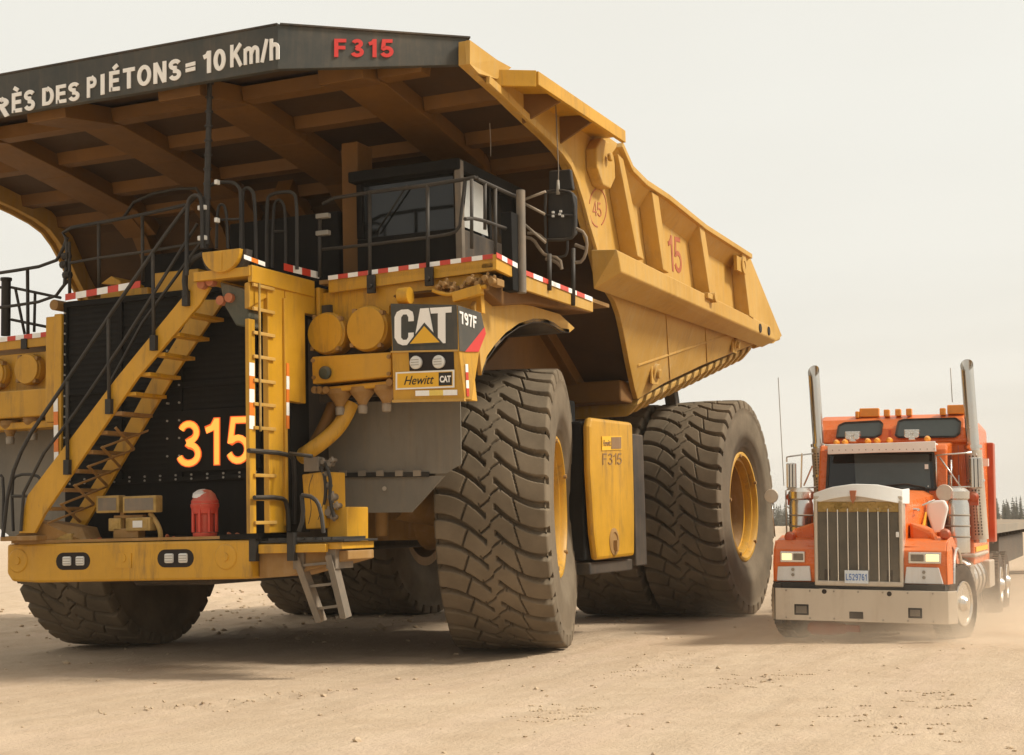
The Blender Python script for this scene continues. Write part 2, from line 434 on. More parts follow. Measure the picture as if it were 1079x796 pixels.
# layered stratus: stretched noise over the dome
mp = t.nodes.new('ShaderNodeMapping'); mp.inputs['Scale'].default_value = (1.2, 1.2, 9)
t.links.new(tc.outputs['Generated'], mp.inputs[0])
n1 = noi(t, mp.outputs[0], 1.7, 5, .5)
mp2 = t.nodes.new('ShaderNodeMapping'); mp2.inputs['Scale'].default_value = (1, 1, 2.5)
t.links.new(tc.outputs['Generated'], mp2.inputs[0]); n2 = noi(t, mp2.outputs[0], 1.3, 3, .5)
lowc = mix(t, ramp(t, n1, [(.40, 0.), (.62, 1.)]), (.84, .79, .69), (.97, .92, .81))
high = mix(t, ramp(t, n2, [(.3, 0.), (.7, 1.)]), (.93, .90, .81), (1.0, .99, .91))
cl = mix(t, ramp(t, sx.outputs[2], [(0.0, 0.), (.05, .12), (.16, .75), (.30, 1.)]), lowc, high)
SK = t.nodes.new('ShaderNodeVectorMath'); SK.operation = 'SCALE'; SK.inputs['Scale'].default_value = .10
t.links.new(sky.outputs[0], SK.inputs[0])
# sky dimmed behind the camera, added to keep light off the front faces
bk = ramp(t, mth(t, 'MULTIPLY', sx.outputs[1], -1.0), [(.05, 1.), (.75, .76)])
cl = mix(t, 1.0, cl, bk, 'MULTIPLY')
fin = mix(t, .94, SK.outputs[0], cl)
t.links.new(fin, bg.inputs[0]); bg.inputs[1].default_value = 1.0
t.links.new(bg.outputs[0], out.inputs[0])
ld = bpy.data.lights.new('sun', 'SUN'); ld.energy = 4.3; ld.angle = R(11); ld.color = (1, .93, .80)
lo = bpy.data.objects.new('sun', ld); link(lo)
sd = Vector((math.sin(SUN_AZ)*math.cos(SUN_EL), math.cos(SUN_AZ)*math.cos(SUN_EL), math.sin(SUN_EL)))
lo.rotation_euler = sd.to_track_quat('Z', 'Y').to_euler(); lo.location = sd*60
scene.view_settings.view_transform = 'Standard'; scene.view_settings.look = 'None'
scene.view_settings.exposure = -0.08; scene.view_settings.gamma = 1; scene.view_settings.use_curve_mapping = False

# ------------------------------------------------------------------ ground
def ghash(x, y, s): return noise.noise(Vector((x*s, y*s, s*7.3)))
TW = [(7.681-1.1, 2.4), (7.681+1.1, 2.3)]
def gz(x, y):
    r = math.hypot(x-2, y)
    # calm under the two trucks and on the haul way, broken berms of sand behind and to the left
    z = .035*ghash(x, y, .11) + .020*ghash(x+9, y, .45) + .008*ghash(x, y+5, 1.6)
    tex = .010*ghash(x, y, 3.1) + .007*ghash(x, y, 7.)
    back = max(0, min(1, (y-8)/9))*max(0, min(1, (4-x)/5)) ; left = max(0, min(1, (-x-5.0)/5))
    k = max(back, left)
    z += k*(.26*ghash(x*1.0, y*.9, .35)+.13*ghash(x, y, 1.1)+.05*ghash(x, y, 2.6))
    mid = max(0, 1-abs(y-4)/6)*max(0, min(1, (1.5-x)/3))    # crumbly sand between the axles
    z += mid*(.09*abs(ghash(x, y, .9))+.05*abs(ghash(x, y, 2.3))+.02*ghash(x, y, 5.))
    # wheel ruts running with the truck and crossing the foreground
    for cx in (-3.3, 3.3):
        d = abs(x-cx-.15*math.sin(y*.3)); z -= .03*math.exp(-(d/.7)**2)*(1 if y < 0 else .4)
    u = x*.86+y*.5
    z += .030*math.sin(u*1.9+ghash(x, y, .3)*2.2)*max(0, min(1, (-y-3.2)/3))*abs(ghash(x, y, .22))*2
    z -= .010
    # chevron imprints left by lugs
    for (cx, cy, ang, L, W) in IMP:
        dx, dy = x-cx, y-cy; a = dx*math.cos(ang)+dy*math.sin(ang); b = -dx*math.sin(ang)+dy*math.cos(ang)
        if abs(a) < L and abs(b) < W:
            e = min(1, (L-abs(a))*2)*min(1, (W-abs(b))*5)
            z += .024*e*math.copysign(1, math.sin(a*19+abs(b)*4))*(.5+.5*ghash(x, y, 2.1))
    if r < 16: tex *= 1
    rx = max(0, 1-abs(x-7.7)/2.6)*max(0, min(1, (y+1)/2)); z *= (1-.8*rx); 
    return z+tex - .004
_c = [AZ(945, 757, 0), AZ(985, 733, 0), AZ(700, 700, 0), AZ(250, 735, 0), AZ(590, 745, 0), AZ(800, 715, 0)]
IMP = [(_c[0].x, _c[0].y, R(118), 1.3, .33), (_c[1].x, _c[1].y, R(112), .8, .3), (_c[2].x, _c[2].y, R(100), 1.6, .5),
       (_c[3].x, _c[3].y, R(60), 1.5, .35), (_c[4].x, _c[4].y, R(130), 1.2, .35), (_c[5].x, _c[5].y, R(80), .9, .3)]
def axis_pts(a, b, step, far):
    p = list(np.arange(a, b, step)); s = step
    lo, hi = [a], [p[-1]]
    while hi[-1] < far: s *= 1.16; hi.append(hi[-1]+s)
    s = step
    while lo[-1] > -far: s *= 1.16; lo.append(lo[-1]-s)
    return lo[:0:-1]+p+hi[1:]
gx = axis_pts(-13, 13.5, .068, 6000); gy = axis_pts(-12.5, 15, .068, 6000)
nx, ny = len(gx), len(gy)
verts = []
for yy in gy:
    for xx in gx:
        near = abs(xx) < 120 and abs(yy) < 160
        verts.append((xx, yy, gz(xx, yy) if near else -.02))
idx = np.arange(nx*ny).reshape(ny, nx)
faces = np.stack([idx[:-1, :-1], idx[:-1, 1:], idx[1:, 1:], idx[1:, :-1]], -1).reshape(-1, 4)
me = bpy.data.meshes.new('ground'); me.from_pydata(verts, [], faces.tolist())
me.polygons.foreach_set('use_smooth', [True]*len(me.polygons))
m, t, b, o = nt('sand'); v = tcoord(t)
na = noi(t, v, .22, 5, .6); nb = noi(t, v, 1.7, 6, .7); nc = noi(t, v, 22, 4, .7); nd = noi(t, v, 90, 2, .6)
c = mix(t, ramp(t, na, [(.3, 0.), (.7, 1.)]), (.50, .375, .26), (.57, .445, .32))
c = mix(t, mth(t, 'MULTIPLY', ramp(t, nb, [(.42, 0.), (.7, 1.)]), .45), c, (.40, .285, .185))
mpr = t.nodes.new('ShaderNodeMapping'); mpr.inputs['Rotation'].default_value = (0, 0, R(24)); mpr.inputs['Scale'].default_value = (1.1, .10, 1)
t.links.new(v, mpr.inputs[0]); ntk = noi(t, mpr.outputs[0], 1.5, 5, .62)
c = mix(t, mth(t, 'MULTIPLY', ramp(t, ntk, [(.46, 0.), (.62, 1.)]), .30), c, (.43, .31, .21))
mpq = t.nodes.new('ShaderNodeMapping'); mpq.inputs['Rotation'].default_value = (0, 0, R(-62)); mpq.inputs['Scale'].default_value = (1.3, .12, 1)
t.links.new(v, mpq.inputs[0]); ntq = noi(t, mpq.outputs[0], 1.2, 5, .62)
c = mix(t, mth(t, 'MULTIPLY', ramp(t, ntq, [(.50, 0.), (.66, 1.)]), .35), c, (.60, .45, .34))
c = mix(t, mth(t, 'MULTIPLY', ramp(t, nc, [(.55, 0.), (.75, 1.)]), .30), c, (.27, .19, .12))
c = mix(t, mth(t, 'MULTIPLY', ramp(t, nd, [(.6, 0.), (.7, 1.)]), .35), c, (.62, .50, .36))
t.links.new(c, b.inputs['Base Color']); b.inputs['Roughness'].default_value = .95; b.inputs['Specular IOR Level'].default_value = .15
bump(t, b, mth(t, 'ADD', mth(t, 'MULTIPLY', nc, 1.0), mth(t, 'MULTIPLY', mth(t, 'ADD', nb, ntk), 2.0)), .6, .04)
me.materials.append(m); g = link(bpy.data.objects.new('ground', me)); g['kind'] = 'structure'
# loose clods and pebbles
cl = MB(); ico = [(0,0,1),(.89,0,.45),(.28,.85,.45),(-.72,.53,.45),(-.72,-.53,.45),(.28,-.85,.45),(.72,.53,-.45),(-.28,.85,-.45),(-.89,0,-.45),(-.28,-.85,-.45),(.72,-.53,-.45),(0,0,-1)]
icf = [(0,1,2),(0,2,3),(0,3,4),(0,4,5),(0,5,1),(1,6,2),(2,7,3),(3,8,4),(4,9,5),(5,10,1),(2,6,7),(3,7,8),(4,8,9),(5,9,10),(1,10,6),(6,11,7),(7,11,8),(8,11,9),(9,11,10),(10,11,6)]
def clod(x, y, r):
    z = gz(x, y); k = [random.uniform(.6, 1.25) for _ in ico]
    cl.add([(x+a*r*q, y+b_*r*q, z+r*.25+c_*r*q*.6) for (a, b_, c_), q in zip(ico, k)], icf)
for i in range(1900):
    d = random.random()
    x = random.uniform(-9, 13.5); y = random.uniform(-12.3, 14)
    if ghash(x, y, .5) < -.05 and random.random() < .75: continue
    clod(x, y, random.choice((.006, .008, .011, .015, .022)) if random.random() < .93 else random.uniform(.025, .05))
for i in range(900):
    clod(random.uniform(-14, 1.5), random.uniform(1, 26), random.uniform(.015, .06))
for (cx, cy, ang, L, W) in IMP:
    rows = int(L*2/.14)
    for r_ in range(rows):
        if random.random() < .45: continue
        a = -L+(r_+.5)*.14+random.uniform(-.03, .03)
        for q_ in range(random.randint(1, 3)):
            b_ = random.gauss(0, W*.55); n_ = random.randint(2, 5)
            for e_ in range(n_):
                bb = b_+e_*.035; aa = a+e_*.012
                clod(cx+aa*math.cos(ang)-bb*math.sin(ang), cy+aa*math.sin(ang)+bb*math.cos(ang), random.uniform(.008, .018))
    for i in range(18):
        a = random.gauss(0, L*.5); b_ = random.gauss(0, W*.6)
        clod(cx+a*math.cos(ang)-b_*math.sin(ang), cy+a*math.sin(ang)+b_*math.cos(ang), random.uniform(.008, .024))
o = cl.build('loose_stones', 'yellow', None); o.data.materials.clear()
m2, t, b, _o = nt('clod'); v = tcoord(t)
t.links.new(mix(t, ramp(t, noi(t, v, 1.5, 3), [(.3, 0.), (.7, 1.)]), (.42, .315, .205), (.54, .41, .28)), b.inputs['Base Color']); b.inputs['Roughness'].default_value = .95
o.data.materials.append(m2)
tag(o, 'loose clods and pebbles scattered over the pale sandy ground', 'stones', kind='stuff')
# ------------------------------------------------------------------ big haul truck: wheels
NP, TR_, PIT = 36, 1.895, 2*math.pi*1.895/36
def fcurve(s):
    u = np.clip((np.abs(s)-.07)/.62, 0, 1); return PIT*(1-(1-u)**2)
def groove(s, tt):
    """height 0..-1 of the tread at s across, tt along"""
    s = np.asarray(s); h = np.zeros_like(s)
    u = np.clip((np.abs(s)-.07)/.62, 0, 1); slope = PIT*2*(1-u)/.62
    nrm = np.sqrt(1+slope**2)
    tr = fcurve(s); tl = .105-fcurve(s)
    base = np.where(s > 0, tr, tl)
    d = np.mod(tt-base+PIT/2, PIT)-PIT/2
    d = np.abs(d)/nrm
    wd = .023+.019*u**2
    on = np.abs(s) > .055
    g = np.clip((1.2-d/wd)*3.2, 0, 1)*on
    # narrow sipes across the centre and across each lug
    zz = -.02-.20*((s+.13)/.26) + .025*np.tanh(6*np.sin((s+.13)*24))
    d2 = np.abs(np.mod(tt-zz+PIT/2, PIT)-PIT/2)*.75
    g2 = np.clip((1.25-d2/.008)*3, 0, 1)*(np.abs(s) < .14)*.6
    sc = np.where(s > 0, .33, -.33)
    ph = np.mod(tt-np.where(s > 0, tr, tl), PIT)/PIT
    d3 = np.abs(np.abs(s)-.33-(ph-.5)*.10)
    g3 = np.clip((1.25-d3/.008)*3, 0, 1)*.6*(ph > .04)
    return -np.maximum(np.maximum(g, g2), g3)
def tyre_mesh(name='tyre'):
    nu = NP*30
    ss = np.linspace(-.69, .69, 121)
    # shoulder and sidewall, right then mirrored: (s, r, groove depth factor)
    side = [(.708, 1.862, .95), (.716, 1.835, .9), (.722, 1.80, .8), (.726, 1.765, .6), (.729, 1.74, .25), (.73, 1.725, 0), (.722, 1.715, 0), (.736, 1.62, 0), (.745, 1.48, 0), (.742, 1.34, 0),
            (.725, 1.20, 0), (.715, 1.195, 0), (.69, 1.06, 0), (.67, 1.05, 0), (.645, .985, 0), (.60, .955, 0)]
    rows = [(-s, r, d) for s, r, d in reversed(side)] + [(s, TR_-.018*(s/.69)**2, 1.0) for s in ss] + side
    a = np.arange(nu)*(2*math.pi/nu); V = []
    for (s, r, dep) in rows:
        sv = np.full(nu, max(-.69, min(.69, s)))
        h = groove(sv, a*TR_)*dep*.13 if dep else 0
        rr = r + (h if abs(s) < .70 else h*.8)
        sx_ = s + (-np.sign(s)*(-h)*.35 if abs(s) >= .70 else 0)
        x = np.full(nu, 1.0)*sx_; y = -rr*np.cos(a); z = -rr*np.sin(a)
        # the load flattens the foot of the tyre and bulges the wall there
        k = np.clip((-z-1.55)/.35, 0, 1); x = x*(1+.05*k)
        z = np.maximum(z, -1.875 + (np.clip(-1.875-z, 0, .1)*-.15))
        V.append(np.stack([x, y, z], 1))
    nr = len(rows); V = np.concatenate(V)
    I = np.arange(nr*nu).reshape(nr, nu); J = np.roll(I, -1, 1)
    F = np.stack([I[:-1], J[:-1], J[1:], I[1:]], -1).reshape(-1, 4)
    me = bpy.data.meshes.new(name); me.from_pydata(V.tolist(), [], F.tolist())
    me.polygons.foreach_set('use_smooth', [True]*len(me.polygons)); me.materials.append(MATS['rubber']); me.update()
    bm = bmesh.new(); bm.from_mesh(me); bmesh.ops.recalc_face_normals(bm, faces=bm.faces); bm.to_mesh(me); bm.free()
    return me
def rim_mesh():
    m = MB()
    m.lathe((0,0,0), (1,0,0), [(.43, .77), (.02, .75), (-.06, .66), (-.06, .46), (-.03, .44), (.20, .40), (.24, .36), (.25, .10), (.25, .0)], 64, cap=False)
    for i in range(30):
        a = 2*math.pi*i/30; c = Vector((0, math.cos(a)*.60, math.sin(a)*.60))
        m.cyl(c+Vector((-.07,0,0)), c+Vector((-.01,0,0)), .028, n=6)
    for i in range(5):
        a = 2*math.pi*i/5+.5; c = Vector((0, math.cos(a)*.905, math.sin(a)*.905))
        m.cyl(c+Vector((.63,0,0)), c+Vector((.675,0,0)), .03, n=8)
    m.lathe((0,0,0), (-1,0,0), [(.60, .955), (.60, .80), (.1, .74), (.05, 0)], 48, cap=False)
    return m
def ring_mesh():
    m = MB(); m.lathe((0,0,0), (1,0,0), [(.585, .955), (.635, .965), (.650, .945), (.650, .90), (.625, .885), (.60, .875), (.56, .865), (.56, .82), (.50, .80), (.44, .80), (.43, .765)], 64, cap=False)
    return m
TY = tyre_mesh()
haul = empty('haul_truck', (0, 0, 0))
tag(haul, 'giant yellow mining haul truck with raised black front band reading pedestrian speed and number 315', 'haul truck')
first = None
def wheel(x, y, rot, name='wheel'):
    global first
    if first is None:
        o = rim_mesh().build(name, 'yellow_dark', haul); first = o.data; rg = ring_mesh().build('rim_flange', 'yellow', o); wheel.ring = rg.data  # darker yellow puts the shade of the deep barrel into its colour
    else:
        o = link(bpy.data.objects.new(name, first), haul); link(bpy.data.objects.new('rim_flange', wheel.ring), o)
    o.location = (x, y, 1.875); o.rotation_euler.z = rot
    ty = link(bpy.data.objects.new('tyre', TY), o)
    ty.rotation_euler.x = random.uniform(0, 6.28) if False else 0
    return o
wheel(3.267, 0, R(15.4)); wheel(-3.267, 0, R(180+5.4))
for x in (3.905, 2.36): wheel(x, 7.195, 0)
for x in (-3.905, -2.36): wheel(x, 7.195, math.pi)
# ------------------------------------------------------------------ haul truck: dump body with canopy
V = Vector
def mir(p): return V((-p[0], p[1], p[2]))
XS = 4.40                                  # side wall plane
body = empty('dump_body', (0, 0, 0)); body.parent = haul
# --- side walls (outline measured on the left wall, the right one mirrored)
TE, TL = AX(652, 150, XS), AX(790, 270, XS)
top = [AX(491, 68, 4.3), AX(491, 43, 4.3), AX(520, 66, XS), AX(570, 95, XS), AX(652, 152, XS), AX(663, 178, XS), AX(678, 192, XS), AX(700, 207, XS), AX(740, 238, XS), TL]
tail = [AX(824, 354, XS), AX(815, 362, XS)]
front = [AX(645, 300, XS), AX(637, 300, XS), AX(632, 290, XS), AX(624, 258, XS), AX(617, 235, XS), AX(611, 212, XS), AX(604, 190, XS), AX(597, 173, XS), AX(588, 160, XS), AX(575, 146, XS), AX(560, 132, XS), AX(545, 118, XS), AX(530, 103, XS), AX(510, 85, XS)]
outline = top+tail+front
for sgn in (1, -1):
    pts = outline if sgn > 0 else [mir(p) for p in outline]
    m = MB(); m.prism(pts, (-.10*sgn, 0, 0))
    # stiffened lip along the curved front edge
    fr = [V((p.x*1.0, p.y, p.z)) for p in front[1:]]
    fr = fr if sgn > 0 else [mir(p) for p in fr]
    for a, b in zip(fr[:-1], fr[1:]):
        m.beam(a+V((.05*sgn, 0, 0)), b+V((.05*sgn, 0, 0)), .10, .05, up=(1, 0, 0))
    m.build('side_wall', 'yellow_body', body, bevel=.008)
    # top rail
    m = MB()
    tr = [AX(x, y, XS+.22) for x, y in ((653, 153), (664, 178), (679, 193), (702, 208), (742, 240), (790, 270.5))]
    tr = tr if sgn > 0 else [mir(p) for p in tr]
    for a, b in zip(tr[:-1], tr[1:]): m.beam(a, b, .10, .09, up=(0, 0, 1))
    m.build('top_rail', 'yellow_body', body, bevel=.01)
    m = MB()
    for a, b in zip(tr[:-1], tr[1:]):
        ia, ib = V((sgn*(XS-.02), a.y, a.z-.30)), V((sgn*(XS-.02), b.y, b.z-.30))
        m.prism([a+V((0, 0, -.02)), b+V((0, 0, -.02)), ib, ia], (-.03*sgn, 0, .02))
    m.build('rail_web', 'yellow_body', body)
    # vertical ribs: outer strip seen from the side and a web
    for (t0, t1, b0, b1) in (((651, 162), (657, 168), (672, 270), (679, 274)), ((687, 202), (694, 207), (699, 284), (705, 288)),
                             ((737, 238), (742.5, 242), (748, 309), (753.5, 313)), ((782, 267), (786, 270), (790, 333), (794.5, 336))):
        xr = 4.66
        q = [AX(*t0, xr), AX(*t1, xr), AX(*b1, xr), AX(*b0, xr)]
        q[0] = AX(t0[0], t0[1], xr-.03); q[1] = AX(t1[0], t1[1], xr-.03)
        inn = [V((XS+.001, p.y, p.z)) for p in q]
        if sgn < 0: q = [mir(p) for p in q]; inn = [mir(p) for p in inn]
        m = MB(); m.add(q+inn, [(0,1,2,3), (7,6,5,4), (0,4,5,1), (1,5,6,2), (2,6,7,3), (3,7,4,0)])
        m.build('rib', 'yellow_body', body, bevel=.012)
    # heavy side beam (box section, tapering to the tail)
    KX = -.018
    fx = 4.78
    a0, a1 = AX(650, 263, fx), AX(655, 287, fx)
    b0, b1 = AX(812, 344, fx, KX, .3), AX(818, 359, fx, KX, .3)
    ci, di = AX(625, 255, XS), AX(636, 298, XS)
    e0, e1 = V((XS, b0.y+.1, b0.z)), V((XS, b0.y+.1, b1.z-.16))
    ci = V((XS+.001, a0.y-.02, a0.z+.03)); di = V((XS+.001, a0.y+.05, a1.z-.22))
    P8 = [a0, a1, di, ci, b0, b1, e1, e0]
    if sgn < 0: P8 = [mir(p) for p in P8]
    m = MB(); m.add(P8, [(0,1,2,3), (7,6,5,4), (0,4,5,1), (1,5,6,2), (2,6,7,3), (3,7,4,0)])
    m.build('side_beam', 'yellow_body', body, bevel=.02)
BEAM = (a0, a1, b0, b1)
# --- lower wall, sloping inwards below the beam
A_, T_, B_ = V((4.34, .95, 5.02)), V((4.36, 10.6, 5.22)), V((3.86, 3.5, 3.72))
LW = lambda px, py: plane_pt(px, py, A_, T_, B_)
lowpx = [(636, 298), (648, 318), (653, 332), (657, 350), (663, 382), (669, 411), (672, 421), (700, 404), (740, 385), (795, 363), (822, 355)]
low = [LW(*p) for p in lowpx]
for sgn in (1, -1):
    q = low if sgn > 0 else [mir(p) for p in low]
    m = MB(); m.prism(q, (-.08*sgn, 0, .01))
    m.build('lower_wall', 'yellow_body', body, bevel=.008)
    # lifting lugs on the lower wall
    for (px, py, r) in ((689, 393, .19), (773, 363, .16)):
        c = LW(px, py); c = c if sgn > 0 else mir(c)
        m = MB(); n = V((sgn, 0, -.25)).normalized()
        m.cyl(c-n*.02, c+n*.07, r*.8, n=20); m.cyl(c+n*.07, c+n*.12, r*.4, n=16)
        m.prism([c+V((0, r*a, r*b)) for a, b in ((-1.1, -1), (.6, -1), (1, 0), (.6, 1), (-1.1, 1))], n*.035)
        m.build('lug', 'yellow_body', body, bevel=.01)
# --- floor with cross bolsters whose ends show as a wavy lower edge
fl = low[6:11]
m = MB()
for a, b in zip(fl[:-1], fl[1:]):
    m.prism([a, b, mir(b), mir(a)], (0, 0, .12))
m.build('floor', 'yellow_shaded', body)
m = MB(); m.box(-3.75, 3.75, 3.2, 3.75, 3.52, 3.86); m.build('front_bolster', 'yellow_shaded', body, bevel=.03)
P0, P1 = low[6], low[9]
for i in range(16):
    u = (i+.4)/16; c = P0.lerp(P1, u)
    w = c.x-.02
    m = MB()
    m.prism([(-w, c.y, c.z-.0), (w, c.y, c.z-.0), (w-.02, c.y-.10, c.z-.12), (w-.20, c.y-.08, c.z-.30), (-w+.20, c.y-.08, c.z-.30), (-w+.02, c.y-.10, c.z-.12)], (0, .26, .07))
    m.build('bolster', 'yellow_body', body, bevel=.03)
m = MB(); m.tube([low[9]+V((-.05, .1, -.02)), low[10]+V((-.05, .0, -.02))], .055, 10); m.build('tail_roll', 'yellow_body', body)
# tail lip sheet
m = MB(); a, b = low[9], low[10]
m.prism([b, mir(b), mir(TL)*1.0+V((0, .1, -1.1)), TL+V((0, .1, -1.1))], (0, .06, .06)); m.build('tail_plate', 'yellow_shaded', body)
# --- underside of canopy and front wall, one folded sheet following the curved edge
prof = [(-3.25, 7.02), (-2.3, 6.88), (-1.42, 6.75), (-.46, 6.58), (.04, 6.26), (.43, 5.7), (.95, 5.1), (2.0, 4.6), (2.9, 4.1), (3.55, 3.72)]
m = MB()
def lvl(i): y, z = prof[i]; return y, z+.10
vs = []; fs = []
for i in range(len(prof)):
    y, z = prof[i]; z += .14
    w = 4.32 if z > 5.02 else 4.30-(5.02-z)*.365
    vs += [(-w, y, z), (w, y, z), (w, y+.07, z+.07), (-w, y+.07, z+.07)]
for i in range(len(prof)-1):
    k = i*4; fs += [(k, k+1, k+5, k+4), (k+3, k+7, k+6, k+2), (k+1, k+2, k+6, k+5), (k, k+4, k+7, k+3)]
m.add(vs, fs)
# forward nose of the canopy: from the corners to the straight front edge
ZN0, ZN1 = 7.16, 6.98
nose = [(-4.34, -3.24, ZN0), (4.34, -3.24, ZN0), (2.5, -4.55, ZN1), (-2.5, -4.55, ZN1)]
m.prism([(x*.985, y+.05, z+.06) for x, y, z in nose], (0, 0, .08)); m.build('canopy_plate', 'shaded_under', body)
# beams below the canopy: two pairs of long ones, cross ribs between them
def zc(y):
    if y < -3.25: return ZN1+(ZN0-ZN1)*(y+4.55)/1.3
    for (y0, z0), (y1, z1) in zip(prof[:-1], prof[1:]):
        if y0 <= y <= y1: return z0+.14+(z1-z0)*(y-y0)/(y1-y0)
    return 6
LX = (-2.9, -1.0, 1.0, 2.9)
for x in LX:
    m = MB(); ys = [-4.4 if abs(x) < 2 else -3.85, -3.3, -2.0, -.5, .0]
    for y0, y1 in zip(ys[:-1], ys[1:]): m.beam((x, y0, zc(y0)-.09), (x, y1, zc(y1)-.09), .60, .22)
    m.build('long_beam', 'yellow_shaded', body, bevel=.01)
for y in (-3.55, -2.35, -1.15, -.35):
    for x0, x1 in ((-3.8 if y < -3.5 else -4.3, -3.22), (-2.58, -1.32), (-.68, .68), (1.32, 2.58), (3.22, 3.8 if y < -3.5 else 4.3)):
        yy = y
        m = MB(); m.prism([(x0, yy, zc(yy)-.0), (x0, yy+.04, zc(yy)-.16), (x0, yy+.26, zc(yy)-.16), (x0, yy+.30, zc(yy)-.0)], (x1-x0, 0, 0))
        m.build('cross_rib', 'yellow_shaded', body)
# vertical stiffeners on the front wall of the body
for x in (-2.9, -1.5, 0, 1.5, 2.9):
    m = MB()
    for (y0, z0), (y1, z1) in zip(prof[3:-1], prof[4:]): m.beam((x, y0-.05, z0+.05), (x, y1-.05, z1+.05), .26, .22, up=(0, -1, .3))
    m.build('front_stiffener', 'yellow_shaded', body)
# --- black front band with lettering
KL, KR = V((-2.52, -4.6, 0)), V((2.52, -4.6, 0)); CR = V((4.27, -3.22, 0)); CL = mir(CR)
def band(a, b, za0, za1, zb0, zb1, name):
    n = (b-a).cross(V((0, 0, 1))).normalized(); n = n if n.y < 0 else -n
    p = [V((a.x, a.y, za0)), V((b.x, b.y, zb0)), V((b.x, b.y, zb1)), V((a.x, a.y, za1))]
    m = MB(); m.prism(p, -n*.09); return m.build(name, 'band_grey', body, bevel=.006), n
ZB, ZT = 6.88, 7.40
f0, nF = band(KL, KR, ZB, ZT, ZB, ZT, 'front_band')
f1, nR = band(KR, CR, ZB, ZT, 7.05, 7.37, 'corner_band')
band(CL, KL, 7.05, 7.37, ZB, ZT, 'corner_band')
m = MB()   # thin raised lip along the top of the band
for a, b in ((V((-2.52,-4.6,ZT)), V((2.52,-4.6,ZT))), (V((2.52,-4.6,ZT)), V((4.27,-3.22,7.37))), (V((-2.52,-4.6,ZT)), V((-4.27,-3.22,7.37)))):
    m.beam(a+V((0,.05,.010)), b+V((0,.05,.010)), .12, .02)
m.build('band_lip', 'dark_steel', body)
bl, br, tl = AY(2, 128, -4.604), AY(299, 75, -4.604), AY(2, 84, -4.604)
# lettering: words measured one by one on the photograph
YB = -4.606
def bword(s, xa, ya_b, ya_t, xb, yb_b, yb_t, mat='white_letter', **k):
    k.pop('bold', 0); return btext('lettering', s, AY(xa, ya_b, YB), AY(xb, yb_b, YB), AY(xa, ya_t, YB), mat, f0, tr=AY(xb, yb_t, YB), **k)
# cap height ~ 25 px at the right, 20 px at the left
bword('PR', -26, 125.5, 107, 10.5, 122.5, 102.5, bold=.035)
bword('ÈS', 13, 119.5, 99, 37, 116, 94, bold=.035)
bword('DES', 45, 112, 93.5, 84, 106, 86, bold=.035)
bword('P', 92, 103.5, 82, 102, 102, 80, bold=.035)
bword('I', 106.5, 100.5, 79, 110.5, 99.5, 78, bold=.03)
bword('É', 115.5, 97, 76, 126.5, 95.5, 74, bold=.035)
bword('TONS', 130, 94.5, 73, 191, 84, 61.5, bold=.035)
bword('=', 196, 82, 62, 206, 80, 59, bold=.03)
bword('10', 214, 78.5, 55, 238, 73.5, 51, bold=.035)
bword('Km/h', 243, 71.5, 48, 294.5, 62.5, 40, bold=.04)
c0 = V((2.52, -4.6, 0)); c1 = CR; c2 = V((2.52, -4.6, 7))
def CP(px, py):
    p = plane_pt(px, py, c0, c1, c2); return p+nR*.004
btext('lettering', 'F315', CP(352, 60.5), CP(414.5, 61), CP(352, 41.5), 'red_letter', f1, tr=CP(414.5, 42), gap=.2)
